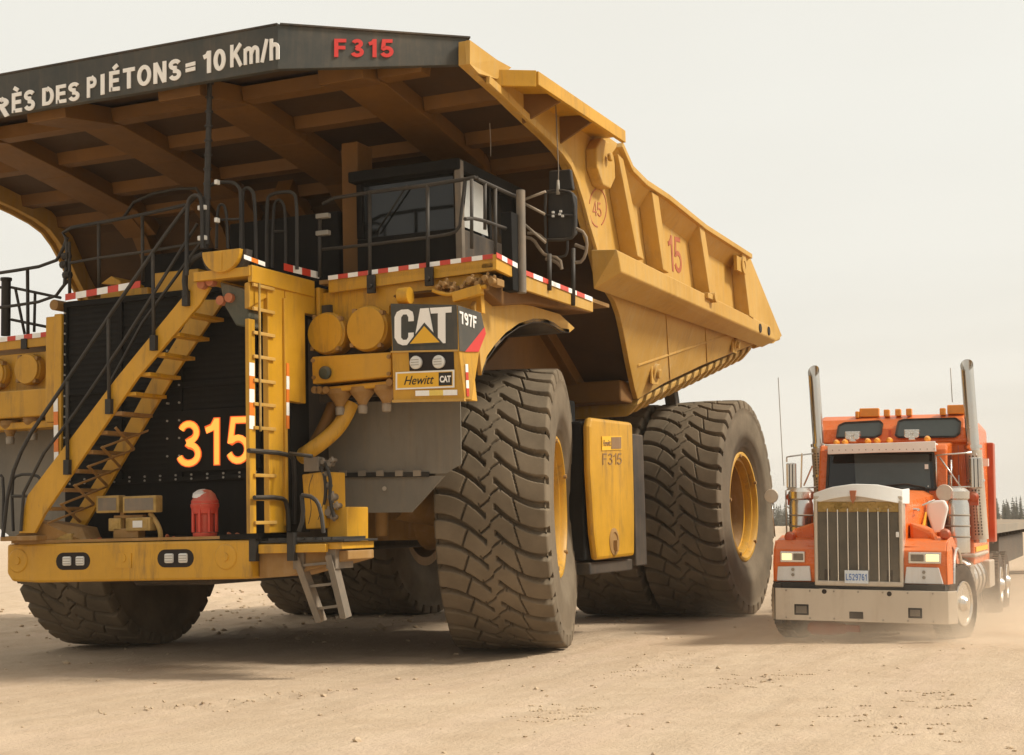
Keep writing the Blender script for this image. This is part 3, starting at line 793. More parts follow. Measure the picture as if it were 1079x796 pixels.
# --- outward brow over the left shoulder of the body, mirrored on the right
XO = 4.85
bq = [AX(520, 64, 4.40), AX(565, 77.5, XO), AX(657, 140, XO)]
bq[0] = V((4.38, bq[0].y+.02, bq[1].z+.02)); bk = V((4.38, bq[2].y+.1, bq[2].z+.03))
for sgn in (1, -1):
    q = [bq[0], bq[1], bq[2], bk]; q = q if sgn > 0 else [mir(p) for p in q]
    m = MB(); m.prism(q, (0, 0, -.05))
    m.beam(q[1], q[2], .06, .17, off=(0, -.06)); m.beam(q[0], q[1], .06, .2, off=(0, -.07))
    m.build('brow_plate', 'yellow', body, bevel=.006)
    for u in (.25, .6):
        a = q[0].lerp(q[3], u); b = q[1].lerp(q[2], u)
        m = MB(); m.prism([a+V((0,0,-.05)), b+V((0,0,-.05)), b+V((0,0,-.14)), a+V((0,0,-.42))], (0, .04, 0)); m.build('gusset', 'yellow_shaded', body)
    # shoulder corner panel between band and brow
    q = [AX(491, 43, 4.38), AX(491, 68, 4.38), AX(500, 78, 4.40), AX(520, 84, 4.40), AX(535, 72, 4.42), AX(520, 64, 4.42)]
    q = q if sgn > 0 else [mir(p) for p in q]
    m = MB(); m.prism(q, (.05*sgn, 0, 0)); m.build('shoulder_panel', 'yellow_body', body)
    # big rounded lug under the brow and eyes at the tail
    c = AX(641, 172, 4.6)-V((.2, 0, 0)); c = c if sgn > 0 else mir(c)
    m = MB(); pl = [c+V((0, .36*math.cos(a)*1.1, .36*math.sin(a))) for a in [i*math.pi/4+.4 for i in range(8)]]
    m.prism(pl, (.17*sgn, 0, 0)); m.cyl(c+V((.2*sgn, .0, .08)), c+V((.26*sgn, 0, .08)), .06, n=12)
    m.build('hoist_lug', 'yellow_body', body, bevel=.02)
    c = AX(782, 280, 4.6); c = c if sgn > 0 else mir(c)
    m = MB(); m.lathe(c+V((-.05*sgn, 0, 0)), (sgn, 0, 0), [(0, .16), (.10, .16), (.10, .08), (0, .08)], 20); m.box(c.x-.04, c.x+.02, c.y-.42, c.y-.12, c.z-.14, c.z+.12); m.build('tail_eye', 'yellow_body', body)
    m = MB(); c = AX(749, 314, 4.7); c = c if sgn > 0 else mir(c)
    m.cyl(c+V((-.1*sgn, 0, 0)), c+V((.10*sgn, 0, 0)), .085, n=14); m.box(c.x-.05, c.x+.06, c.y-.35, c.y-.07, c.z-.05, c.z+.04); m.build('beam_lug', 'yellow_body', body, bevel=.01)
# two dark slots through the tail of the beam
for px, py in ((802, 348), (811, 351)):
    c = AX(px-1, py-2, 4.785, KX, .3)
    m = MB(); m.cyl(c+V((-.03, 0, 0)), c+V((.012, 0, 0)), .085, n=14); m.build('slot', 'interior', body)
# faded painted numbers
def XT(px, py, x=XS+.004): return AX(px, py, x)
btext('painted_number', '15', XT(705, 285), XT(719, 289), XT(703, 247), 'faded_red', body, tr=XT(717, 251), thick=.003, sw=.13)
for (w_, nm, mt) in ((.0, 'painted_ring', 'faded_red'),):
    c = XT(630, 219); m = MB(); ring = []
    pts = [XT(630+9*math.cos(a), 219+20*math.sin(a)) for a in [i*2*math.pi/28 for i in range(28)]]
    for i in range(28):
        if i in (5, 6, 12, 13, 14, 20, 21): continue
        m.beam(pts[i], pts[(i+1) % 28], .02, .006, up=(1, 0, 0))
    m.build(nm, 'faded_red', body)
btext('painted_number', '45', XT(625, 227), XT(634, 229), XT(624, 212), 'faded_red', body, tr=XT(633, 214), thick=.003, sw=.10)
# rock ejector bar hanging below the floor
m = MB(); m.beam(AX(706, 408, 3.4), AX(709, 427, 3.4), .22, .2, up=(1, 0, 0)); m.build('rock_ejector', 'dark_steel', body, bevel=.01)
# inside back side of the load bed (seen only from elsewhere)

# weld seams and a few plate joints on the walls
for (x0, y0, x1, y1) in ((700, 300, 706, 400), (742, 322, 745, 382)):
    a, b = LW(x0, y0+6), LW(x1, y1)
    m = MB(); m.beam(a+V((.006, 0, 0)), b+V((.006, 0, 0)), .03, .012, up=(1, 0, 0)); m.build('weld_seam', 'yellow_body', body, bevel=.004)
a, b = LW(672, 385), LW(770, 352); m = MB(); m.beam(a+V((.006, 0, 0)), b+V((.006, 0, 0)), .035, .012, up=(1, 0, 0)); m.build('weld_seam', 'yellow_body', body, bevel=.004)
# ------------------------------------------------------------------ haul truck: frame, axles, tanks, bumper
def part(m, name, mat, parent=None, **k): return m.build(name, mat, parent or haul, **k)
m = MB()
for s in (-1, 1): m.box(s*.75, s*1.15, -3.4, 9.4, 1.75, 2.5)
for y in (-2.6, .6, 3.0, 5.2): m.box(-.75, .75, y, y+.4, 1.8, 2.4)
part(m, 'frame', 'dark_steel', bevel=.02)
m = MB(); m.cyl((-2.6, 7.195, 1.875), (2.6, 7.195, 1.875), .52, n=24); m.lathe((0, 7.195, 1.875), (0, 1, 0), [(-.9, .3), (-.7, .62), (0, .78), (.6, .6), (.75, .2)], 24)
part(m, 'rear_axle', 'dark_steel')
m = MB(); m.beam((-2.5, 0, 1.7), (2.5, 0, 1.7), .5, .45)
for s in (-1, 1):
    m.cyl((s*1.9, 0, 1.5), (s*1.7, .1, 3.6), .30, n=20); m.cyl((s*1.72, .1, 3.0), (s*1.7, .1, 4.3), .36, n=20)
    m.cyl((s*2.0, 0, 1.875), (s*2.75, 0, 1.875), .55, .45, n=24)
part(m, 'front_axle', 'yellow_dark')
m = MB()
for s in (-1, 1): m.cyl((s*1.35, 4.4, 1.7), (s*1.25, 3.2, 4.1), .17, n=16); m.cyl((s*1.35, 6.6, 2.6), (s*1.3, 6.3, 3.9), .25, n=16)
part(m, 'hoist_cylinder', 'dark_steel')
m = MB(); m.box(-1.35, 1.35, -3.30, 1.5, 2.5, 4.4); m.box(-1.0, 1.0, -3.2, 2.2, 1.35, 1.75); m.box(-.6, .6, -3.2, -.9, 1.0, 1.4)
part(m, 'engine', 'dark_steel', bevel=.04)
for s in (1, -1): m = MB(); m.box(s*1.4, s*3.3, .9, 2.4, 2.5, 3.5); part(m, 'hydraulic_bay', 'matte_black', bevel=.03)
# inner arch and frame plate behind the left front wheel
q = [AX(505, 392, 2.9), AX(540, 352, 2.9), AX(606, 352, 2.9), AX(642, 402, 2.9), AX(600, 397, 2.9)]
for sgn in (1, -1):
    m = MB(); m.prism(q if sgn > 0 else [mir(p) for p in q], (-.4*sgn, 0, 0)); part(m, 'frame_plate', 'yellow_shaded', bevel=.02)
# dark tank and posts between the axles
for s in (1, -1):
    m = MB(); m.box(s*2.0, s*3.86, 1.18, 2.9, 1.12, 3.1); part(m, 'battery_box', 'matte_black', bevel=.03)
# fuel tank
for s in (1, -1):
    x0, x1 = 3.88, 4.0
    y0, y1 = 1.15, 3.0
    prof = [(y0, 3.02), (y0+.08, 3.15), (y1-.03, 3.17), (y1, 3.12), (y1-.02, 1.9), (y1-.10, 1.14), (y0+.16, 1.12), (y0+.06, 1.5), (y0-.02, 2.4)]
    m = MB(); m.prism([(s*x0, y, z) for y, z in prof], (s*(x1-x0), 0, 0)); ft = part(m, 'fuel_tank', 'yellow', bevel=.05)
    m = MB(); m.box(s*2.6, s*3.97, 3.05, 3.55, .98, 3.0); m.box(s*2.6, s*3.9, 1.25, 3.3, .92, 1.09)
    part(m, 'tank_bracket', 'dark_steel', bevel=.02)
    c = AX(647, 571, 4.0); c.x *= s
    m = MB(); m.lathe(c+V((-.03*s, 0, 0)), (s, 0, 0), [(0, .2), (.04, .2), (.05, .16), (.05, .14), (.035, .13), (.035, 0)], 20)
    m.box(c.x, c.x+.06*s, c.y-.03, c.y+.03, c.z-.14, c.z+.02)
    m.build('tank_gauge', 'yellow_dark', ft)
    if s > 0:
        bl, br, tl = AX(634, 475, 4.006), AX(655, 474, 4.006), AX(634, 460, 4.006)
        poly_mark('tank_plate', [[(0, 0), (1, 0), (1, 1), (0, 1)]], bl, br, tl, 'logo_yellow', ft, .006)
        poly_mark('plate_emblem', [[(.45, .08), (.95, .08), (.95, .92), (.45, .92)]], bl, br, tl, 'faded_dark', ft, .006, .006)
        text('plate_script', 'Hewitt', bl.lerp(br, .04)+(tl-bl)*.3, bl.lerp(br, .42)+(tl-bl)*.3, bl.lerp(br, .04)+(tl-bl)*.75, 'faded_dark', ft, bold=0)
        btext('painted_number', 'F315', AX(635, 490, 4.004), AX(655, 489.5, 4.004), AX(635, 478, 4.004), 'faded_dark', ft, sw=.10, thick=.003)
# --- bumper
m = MB()
YBf = -4.14
prof2 = [(-1.80, 1.20), (-1.72, 1.10), (-1.30, 1.08), (1.80, 1.10), (1.80, 1.55), (-1.80, 1.56)]
m.prism([(x, YBf, z) for x, z in prof2], (0, .62, 0)); bumper = part(m, 'bumper', 'yellow', bevel=.03)
m = MB(); m.box(-1.75, 1.78, YBf+.02, -3.3, 1.565, 1.60); part(m, 'bumper_step', 'yellow_dark')
for px, py in ((19, 591), (238, 587)):
    c = AY(px, py, YBf)
    m = MB(); m.lathe(c+V((0, .02, 0)), (0, -1, 0), [(0, .15), (.025, .15), (.035, .135), (.035, .05), (.05, .045), (.05, 0)], 24); m.build('boss', 'yellow', bumper)
for px, py in ((77, 591.5), (185, 588.5)):
    c = AY(px, py, YBf)
    pod = MB(); L_, H_ = .155, .105
    pts = [V((c.x+L_*sx_+H_*math.cos(a), YBf-.004, c.z+H_*math.sin(a))) for sx_, a in [(1, -math.pi/2+i*math.pi/8) for i in range(9)]+[(-1, math.pi/2+i*math.pi/8) for i in range(9)]]
    pod.prism(pts, (0, .05, 0)); pd = pod.build('lamp_pod', 'interior', bumper)
    for dx in (-.085, .115):
        m = MB(); m.box(c.x+dx-.062, c.x+dx+.062, YBf-.03, YBf+.01, c.z-.055, c.z+.058); l = m.build('headlight', 'lens', pd, bevel=.018)
        m = MB()
        for k in (-.03, .0, .03): m.box(c.x+dx-.058, c.x+dx+.058, YBf-.034, YBf-.029, c.z+k-.003, c.z+k+.003)
        m.build('lens_bar', 'steel_grey', l)
c = AY(130, 590, YBf); m = MB(); m.box(c.x-.12, c.x+.12, YBf-.012, YBf, c.z-.10, c.z+.08); m.cyl(c+V((0,-.02,.02)), c+V((0,.01,.02)), .05, n=12); m.build('bumper_patch', 'yellow', bumper)
# lower right step platform hung beside the bumper
m = MB(); a, b = AY(272, 574, -4.10), AY(304, 583, -4.10)
m.box(a.x, b.x, -4.10, -4.04, b.z, a.z); a, b = AY(311, 574, -4.10), AY(343, 582, -4.10); m.box(a.x, b.x, -4.10, -4.04, b.z, a.z)
m.box(1.84, 2.95, -4.03, -3.3, 1.42, 1.50); part(m, 'step_kickplate', 'yellow', bevel=.008)
m = MB(); a, b = AY(266, 585, -4.05), AY(330, 603, -4.05); m.prism([(1.82, -4.0, 1.10), (2.2, -4.0, 1.12), (2.95, -3.9, 1.30), (2.95, -3.9, 1.40), (1.82, -4.0, 1.40)], (0, .6, 0)); part(m, 'step_bracket', 'yellow_dark', bevel=.01)
m = MB(); m.box(1.84, 3.0, -4.07, -3.3, 1.505, 1.53)
for i in range(9): m.box(1.86+i*.12, 1.88+i*.12, -4.06, -3.3, 1.53, 1.56)
for px in (267, 307): 
    a = AY(px, 556, -4.12); m.box(a.x-.05, a.x+.04, -4.14, -4.06, 1.30, 1.62)
part(m, 'step_grating', 'black')
m = MB(); q = [AY(344, 538, -3.6), AY(366, 534, -3.6), AY(366, 577, -3.6), AY(345, 577, -3.6)]; m.prism(q, (0, .5, 0)); q = [AY(318, 500, -3.7), AY(341, 497, -3.7), AY(342, 557, -3.7), AY(322, 558, -3.7)]; m.prism(q, (0, .5, 0)); part(m, 'filter_housing', 'yellow', bevel=.015)
# hanging boarding ladder
m = MB()
for (xa, ya, xb, yb) in ((316, 588, 340, 655), (350, 585, 366, 651)):
    a, b = AY(xa, ya, -3.95), AY(xb, yb, -3.85); m.beam(a, b, .035, .16, up=(0, 1, 0)); m.beam(a+V((.0,-.09,0)), b+V((0,-.09,0)), .08, .02, up=(0, 1, 0))
LA = [AY(316, 588, -3.95), AY(340, 655, -3.85), AY(350, 585, -3.95), AY(366, 651, -3.85)]
part(m, 'boarding_ladder_rail', 'steel_grey', bevel=.004)
for u in (.12, .45, .80):
    m = MB(); m.beam(LA[0].lerp(LA[1], u), LA[2].lerp(LA[3], u), .14, .03); part(m, 'ladder_step', 'steel_grey')
m = MB(); m.box(2.28, 2.42, -4.0, -3.6, 1.2, 1.42); m.box(2.72, 2.84, -4.0, -3.6, 1.2, 1.42); part(m, 'ladder_hinge', 'steel_grey')
# axle-side brown parts seen below the flap
m = MB(); m.cyl(AY(402, 540, -1.6), AY(402, 565, -1.6), .09, n=12); m.cyl((2.1, -1.2, 2.05), (2.6, -.2, 1.9), .3, n=18); part(m, 'steering_cylinder', 'yellow_dark')
# ------------------------------------------------------------------ haul truck: front face
# radiator: black slatted panel
YG = -3.42
m = MB(); g0, g1 = AY(69, 312, YG), AY(70, 562, YG)
XL, XR = -1.50, 1.56
m.box(XL, XR, YG, YG+.35, 1.62, 4.68)
rad = part(m, 'radiator', 'matte_black')
m = MB()
for i in range(30):
    z = 2.42+i*.074
    m.prism([(XL+.08, YG-.002, z), (XL+.08, YG-.007, z+.012), (XL+.08, YG-.007, z+.024), (XL+.08, YG-.002, z+.05)], (XR-XL-.16, 0, 0))
m.build('louvres', 'matte_black', rad)['kind'] = 'stuff'
m = MB()
for x in (-1.5, -.62, .30, 1.40): m.box(x, x+.05, YG-.045, YG-.001, 2.30, 4.60)
for z in (2.28, 3.45, 4.60): m.box(XL, XR, YG-.050, YG-.003, z, z+.06)
m.build('guard_frame', 'matte_black', rad, bevel=.004)
m = MB()
for z in (2.31, 2.36): 
    for i in range(13): m.cyl((XL+.12+i*.235, YG-.062, z), (XL+.12+i*.235, YG-.045, z), .014, n=6)
for x in (.14, .32):
    for i in range(7): m.cyl((x, YG-.062, 2.6+i*.22), (x, YG-.02, 2.6+i*.22), .014, n=6)
for i in range(16): m.cyl((XL+.03, YG-.062, 2.5+i*.135), (XL+.03, YG-.045, 2.5+i*.135), .014, n=6)
m.build('bolts', 'bolt', rad)['kind'] = 'stuff'
m = MB(); a, b = AY(176, 438, YG-.05), AY(262, 492, YG-.05); m.box(a.x, 1.50, YG-.050, YG-.04, b.z-.02, a.z+.04); dpl = m.build('display_panel', 'matte_black', rad, bevel=.003)
for s, x0, x1, yb, yt in (('3', 187.5, 211.5, 492, 444.5), ('1', 216, 231, 490, 441.5), ('5', 240.5, 263, 489, 440)):
    dy = -(x1-x0)*.035
    btext('digit_edge', s, AY(x0-1.1, yb+1.1, YG-.0545), AY(x1+1.1, yb+dy+1.1, YG-.0545), AY(x0-1.1, yt-1.1, YG-.0545), 'amber_edge', dpl, tr=AY(x1+1.1, yt+dy-1.1, YG-.0545), sw=.165, thick=.003)
    btext('lit_digit', s, AY(x0, yb, YG-.056), AY(x1, yb+dy, YG-.056), AY(x0, yt, YG-.056), 'amber_lit', dpl, tr=AY(x1, yt+dy, YG-.056), sw=.125)
# lower dark bay and cross tube behind the bumper
m = MB(); m.box(-1.7, 1.7, -3.40, -3.2, 1.30, 1.63); part(m, 'lower_guard', 'black', bevel=.01)
# left frame column of the radiator and its tape
m = MB(); a = AY(55, 322, -3.5); b = AY(68, 485, -3.5); m.box(AY(57, 330, -3.5).x, XL-.005, -3.5, -3.15, 2.55, 4.52)
m.box(AY(48, 380, -3.46).x, AY(58, 380, -3.46).x-.004, -3.46, -3.2, 3.12, 4.5)
col = part(m, 'left_column', 'yellow', bevel=.01)
for (yt, yb) in ((428, 505),):
    A_0 = AY(57.5, yb, -3.51); A_1 = AY(56.5, yt-8, -3.51); tape('reflective_tape', A_0, A_1, .07, col, (0, -1, 0), n=6, up=(1, 0, 0), cols=('tape_orange', 'tape_white'))
m = MB(); c = AY(60, 322, -3.5); m.cyl(c+V((0, -.06, 0)), c+V((0, .3, 0)), .07, n=14); part(m, 'column_hook', 'yellow_dark')

# --- ladder tower on the truck's left of the radiator (lies in planes x = const)
XT_ = 2.0
m = MB()
a, b = AX(262, 338, XT_), AX(269, 558, XT_); m.box(XT_-.05, XT_, AX(262, 338, XT_).y, AX(268.5, 338, XT_).y, 1.62, 4.02+.05)
post = part(m, 'ladder_post', 'yellow', bevel=.005)
tape('reflective_tape', V((XT_+.001, AX(262.5, 452, XT_).y, AX(262, 452, XT_).z)), V((XT_+.001, AX(262.5, 382, XT_).y, AX(262, 382, XT_).z)), .10, post, (1, 0, 0), n=5, up=(0, 1, 0), cols=('tape_white', 'tape_orange'))
m = MB(); y = AX(272.5, 400, XT_+.02).y; m.box(XT_+.031, XT_+.05, y-.014, y+.014, AX(272, 455, XT_).z, 4.50); part(m, 'ladder_rail', 'mud_yellow', bevel=.004)
m = MB(); ya, yb = AX(283, 400, XT_).y, AX(301, 400, XT_).y; m.box(XT_-.08, XT_-.002, ya, yb, 1.62, 4.55)
m.box(XT_-.20, XT_+.03, yb-.06, yb-.003, 1.7, 4.4)
column = part(m, 'tower_column', 'yellow', bevel=.012)
yl = AX(272, 400, XT_).y
for i in range(11):
    z = AX(277, 303+24.8*i, XT_).z
    m = MB(); m.box(XT_+.002, XT_+.030, AX(266, 400, XT_).y, ya+.11, z-.020, z+.020)
    part(m, 'ladder_rung', 'yellow_body', bevel=.006)
# wide upright panel, its tape
m = MB(); yc, yd, ye = AX(301, 340, XT_).y+.004, AX(321.5, 340, XT_).y, AX(337, 300, XT_).y
m.prism([(XT_, yc, 3.18), (XT_, yd, 3.17), (XT_, yd, 4.28), (XT_, ye, 4.28), (XT_, ye, 4.62), (XT_, yc, 4.62)], (-.12, 0, 0))
tower = part(m, 'tower_panel', 'yellow', bevel=.01)
tape('reflective_tape', V((XT_+.034, AX(299, 448, XT_).y, AX(300, 452, XT_).z)), V((XT_+.034, AX(299, 385, XT_).y, AX(300, 383, XT_).z)), .06, tower, (1, 0, 0), n=5, up=(0, 1, 0), cols=('tape_orange', 'tape_white'))
m = MB(); m.box(XT_-.62, XT_-.1, -4.15, -3.42, 1.56, 1.62); part(m, 'tower_foot', 'matte_black')
m = MB(); m.box(1.60, 1.90, -3.40, -3.0, 1.62, 4.5); part(m, 'dark_gap_fill', 'matte_black')  # black box added to keep the gap behind the rungs dark
# landing at the top
m = MB(); m.box(1.22, XT_+.0, -4.42, -3.44, 4.57, 4.68); m.box(XT_-.04, XT_+.02, -4.40, -3.02, 4.50, 4.70)
m.box(XL, .97, -3.40, -2.6, 4.57, 4.69); m.box(1.0, XT_-.05, -3.43, -3.0, 4.55, 4.68)
part(m, 'landing_deck', 'yellow', bevel=.008)
m = MB(); m.box(XT_-.10, XT_-.055, -4.38, -3.5, 4.20, 4.50); m.prism([(XT_-.02, -4.40, 4.50), (XT_-.02, -3.55, 4.50), (XT_-.02, -3.55, 4.42), (XT_-.02, -4.05, 4.36), (XT_-.02, -4.40, 4.2)], (-.05, 0, 0)); part(m, 'landing_bracket', 'yellow', bevel=.008)
tape('reflective_tape', AX(257, 273, XT_+.03)-V((0, 0, .0)), AX(279, 281, XT_+.03), .05, haul, (1, 0, 0), n=3, cols=('tape_white', 'tape_orange'), up=(0, 0, 1))
tape('reflective_tape', AX(299, 285, XT_+.03), AX(336, 294, XT_+.03), .085, haul, (1, 0, 0), n=4, up=(0, 0, 1))
tape('reflective_tape', AY(69, 317, YG-.06), AY(148, 303, YG-.06), .085, haul, (0, -1, 0), n=7, up=(0, 0, 1))
# yellow box and cone-topped filler beyond the radiator
m = MB(); a = AY(160, 281, -3.1); b = AY(205, 305, -3.1); m.box(AY(160, 290, -3.1).x, AY(209, 290, -3.1).x, -3.1, -2.4, 4.69, 5.0); m.box(AY(103, 290, -3.2).x, AY(158, 290, -3.1).x, -3.15, -2.6, 4.69, 4.82)
m.prism([AY(106, 299, -3.1), AY(117, 291, -3.1), AY(127, 296, -3.1), AY(127, 301, -3.1)], (0, .5, 0)); part(m, 'surge_tank', 'yellow', bevel=.01)
# half round cap at the top of the stair
c = AY(232.5, 264, -4.47); r = .262; m = MB()
m.prism([V((c.x+r*math.cos(a), -4.47, c.z-.0+r*.98*math.sin(a))) for a in [math.pi+i*math.pi/14 for i in range(15)]], (0, .22, 0))
m.box(c.x-.02, c.x+.02, -4.48, -4.465, c.z-r*.9, c.z-.01); part(m, 'stair_cap', 'yellow', bevel=.008)
m = MB(); m.prism([V((c.x+(r+.05)*math.cos(a), -4.40, c.z-.0+(r+.05)*math.sin(a))) for a in [math.pi+i*math.pi/14 for i in range(15)]], (0, .12, 0)); part(m, 'cap_shroud', 'dark_steel')
# hydraulic block and hinge under the landing
m = MB(); m.prism([AY(231, 297, -4.3), AY(262, 306, -4.3), AY(262, 345, -4.3), AY(248, 343, -4.3), AY(236, 322, -4.3)], (0, .5, 0)); part(m, 'lift_block', 'green_dark', bevel=.02)
m = MB()
for px, py in ((233, 317), (242, 314), (216, 292), (222, 297), (213, 300)):
    k = AY(px, py, -4.33); m.cyl(k+V((0, -.03, 0)), k+V((0, .06, 0)), .055, n=12)
part(m, 'hinge_pins', 'faded_red')['kind'] = 'stuff'
# --- access stair across the radiator
YN, YF_ = -4.28, -3.62
N_t0, N_t1, N_b0, N_b1 = AY(203, 300, YN), AY(221, 303, YN), AY(29, 522, YN), AY(41, 545, YN)
m = MB(); m.prism([AY(194, 311, YN), AY(205, 298, YN), AY(221, 303, YN), AY(211, 320, YN), AY(144, 399, YN), AY(47, 541, YN), AY(36, 562, YN), AY(20, 562, YN), AY(24, 540, YN), AY(29, 522, YN), AY(122, 399, YN)], (0, .05, 0))
stair = empty('access_stair', (0, 0, 0)); stair.parent = haul
near = m.build('stringer', 'yellow', stair, bevel=.006)
m = MB(); m.prism([AY(211, 316, YF_), AY(236, 316, YF_), AY(181, 399, YF_), AY(133, 480, YF_), AY(88, 556, YF_), AY(70, 556, YF_), AY(118, 478, YF_), AY(160, 399, YF_)], (0, .05, 0))
m.build('stringer', 'yellow', stair, bevel=.006)
# treads
la, lb = AY(211, 318, YN+.05), AY(44, 545, YN+.05)
for i in range(12):
    py = 331+20.5*i
    if py > 548: break
    u = (py-318)/(545-318); c = la.lerp(lb, u)
    m = MB(); m.box(c.x-.12, c.x+.05, YN+.052, YF_-.002, c.z-.022, c.z+.022)
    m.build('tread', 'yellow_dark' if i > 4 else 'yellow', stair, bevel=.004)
# lattice soffit under the lower flight
m = MB()
s0, s1 = AY(118, 447, YN+.04), AY(46, 547, YN+.04)
n_ = 5
for i in range(n_):
    a = s0.lerp(s1, i/n_); b = s0.lerp(s1, (i+1)/n_)
    a2 = V((a.x, YF_, a.z)); b2 = V((b.x, YF_, b.z)); o_ = V((.05, 0, -.045))
    m.beam(a+o_, b2+o_, .035, .010, up=(.7, 0, -.7)); m.beam(a2+o_*1.2, b+o_*1.2, .035, .010, up=(.7, 0, -.7))
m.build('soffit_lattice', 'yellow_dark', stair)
m = MB(); m.box(AY(12, 560, -4.1).x, AY(50, 560, -4.1).x, -4.3, -3.7, 1.60, 1.66); m.prism([AY(14, 566, -4.2), AY(40, 548, -4.2), AY(86, 556, -3.9), AY(92, 572, -4.0), AY(20, 574, -4.2)], (0, .3, 0)); m.build('stair_foot', 'yellow_dark', stair, bevel=.01)
# stair handrails (two levels) and posts; near side, then the far side
def rail(name, paths, r=.024, sm=1, mat='rail', parent=None, n=8):
    m = MB()
    for p in paths: m.tube(p, r, n, smooth_path=sm)
    o = m.build(name, mat, parent or haul); return o
bases = [(71, 490), (115, 426), (162, 359), (196, 312)]
tops = [(71, 402), (114, 334), (161, 266), (197, 215)]
for b_, t_ in zip(bases, tops): rail('rail_post', [[AY(b_[0], b_[1], YN-.03), AY(t_[0], t_[1], YN-.03)]], .022, 0, parent=stair)
m = MB()
for (a, b) in bases: c = AY(a, b, YN-.03); m.box(c.x-.04, c.x+.04, YN-.06, YN, c.z-.12, c.z+.06)
m.build('post_sockets', 'black', stair)['kind'] = 'stuff'
rail('handrail', [[AY(3, 566, YN-.03), AY(12, 486, YN-.03), AY(66, 408, YN-.03), AY(133, 306, YN-.03), AY(203, 207, YN-.03), AY(213, 205, YN-.03), AY(216, 225, YN-.03), AY(216, 262, YN-.03)]], .024, 2, parent=stair)
rail('mid_rail', [[AY(22, 560, YN-.03), AY(26, 504, YN-.03), AY(100, 408, YN-.03), AY(208, 236, YN-.03)]], .020, 1, parent=stair)
YR = YF_+.03
rail('handrail', [[AY(95, 470, YR), AY(127, 372, YR), AY(210, 258, YR), AY(222, 240, YR)]], .02, 1, parent=stair)
rail('grab_loop', [[AY(14, 560, YR), AY(12, 508, YR), AY(18, 500, YR), AY(38, 500, YR), AY(44, 507, YR), AY(44, 540, YR)], [AY(12, 523, YR), AY(44, 523, YR)]], .02, 1, parent=stair)
rail('grab_loop', [[AY(-8, 560, -3.4), AY(-6, 505, -3.4), AY(0, 500, -3.4), AY(4, 505, -3.4), AY(3, 560, -3.4)]], .02, 1, parent=stair)
rail('grab_hook', [[AY(196, 312, YN-.04), AY(194, 290, YN-.04), AY(200, 275, YN-.04), AY(214, 268, YN-.04)]], .035, 1, mat='black', parent=stair)
# lower grab rails beside the ladder tower
rail('grab_rail', [[AX(262, 475, 2.04), AX(304, 478, 2.04), AX(311, 486, 2.04), AX(310, 552, 2.04)], ], .028, 1)
rail('grab_rail', [[AX(268, 524.5, 2.05), AX(296, 524, 2.05), AX(303, 530, 2.05), AX(304, 560, 2.05)]], .026, 1)
rail('grab_rail', [[AY(318, 522, -4.0), AY(331, 524, -4.0), AY(338, 536, -4.0), AY(341, 562, -4.0)], [AY(318, 522, -4.0), AY(320, 545, -4.0), AY(315, 560, -4.0)]], .026, 1)
rail('grab_rail', [[AY(305, 478, -3.9), AY(329, 481, -3.9)]], .022, 0)
# --- lights, beacon and small hardware on the bumper
def lamp_box(x0, y0, x1, y1, Y, mat='mud_yellow', d=.14, parent=None):
    a, b = AY(x0, y1, Y), AY(x1, y0, Y); m = MB()
    m.box(a.x, b.x, Y, Y+d, a.z, b.z); o = m.build('work_lamp', mat, parent or haul, bevel=.012)
    m = MB(); i = .022; m.box(a.x+i*1.6, b.x-i*1.6, Y-.004, Y+.01, a.z+i*1.3, b.z-i*1.3); m.build('lens', 'steel_grey' if (x1-x0) > 22 and y0 < 540 else 'mud_yellow', o)
    return o
lamp_box(101, 522, 125, 541, -3.98); lamp_box(129, 522, 164, 541, -4.0); lamp_box(114, 546, 127, 560, -3.95); lamp_box(132, 545, 158, 560, -3.98); lamp_box(54, 562, 75, 574, -4.08)
a, b = AY(140, 549, -3.985), AY(150, 556, -3.985); m = MB(); m.box(a.x, b.x, -3.99, -3.97, b.z, a.z); part(m, 'lamp_glint', 'lens')  # glint painted as a pale plate on the lamp
m = MB(); a = AY(122, 541, -3.9); b = AY(148, 577, -3.9); m.box(a.x+.06, a.x+.12, -3.9, -3.85, 1.6, 2.0); m.box(a.x-.02, b.x+.05, -3.92, -3.84, 1.84, 1.88); m.box(a.x, b.x, -3.95, -3.8, 1.60, 1.72); part(m, 'lamp_stand', 'yellow_dark', bevel=.01)
rail('hose', [[AY(158, 541, -3.9), AY(165, 550, -3.9), AY(170, 562, -3.9), AY(168, 573, -3.9)]], .03, 2, 'mud_yellow')
m = MB()
for px, py, r in ((95, 573, .03), (104, 572, .04), (176, 569, .04), (182, 571, .03), (242, 567, .05), (251, 566, .045), (236, 570, .03)):
    c = AY(px, py, -3.95); m.cyl((c.x, -3.95, 1.60), (c.x+.01, -3.95, c.z+.03), r, r*.8, n=10)
part(m, 'fittings', 'faded_red')['kind'] = 'stuff'
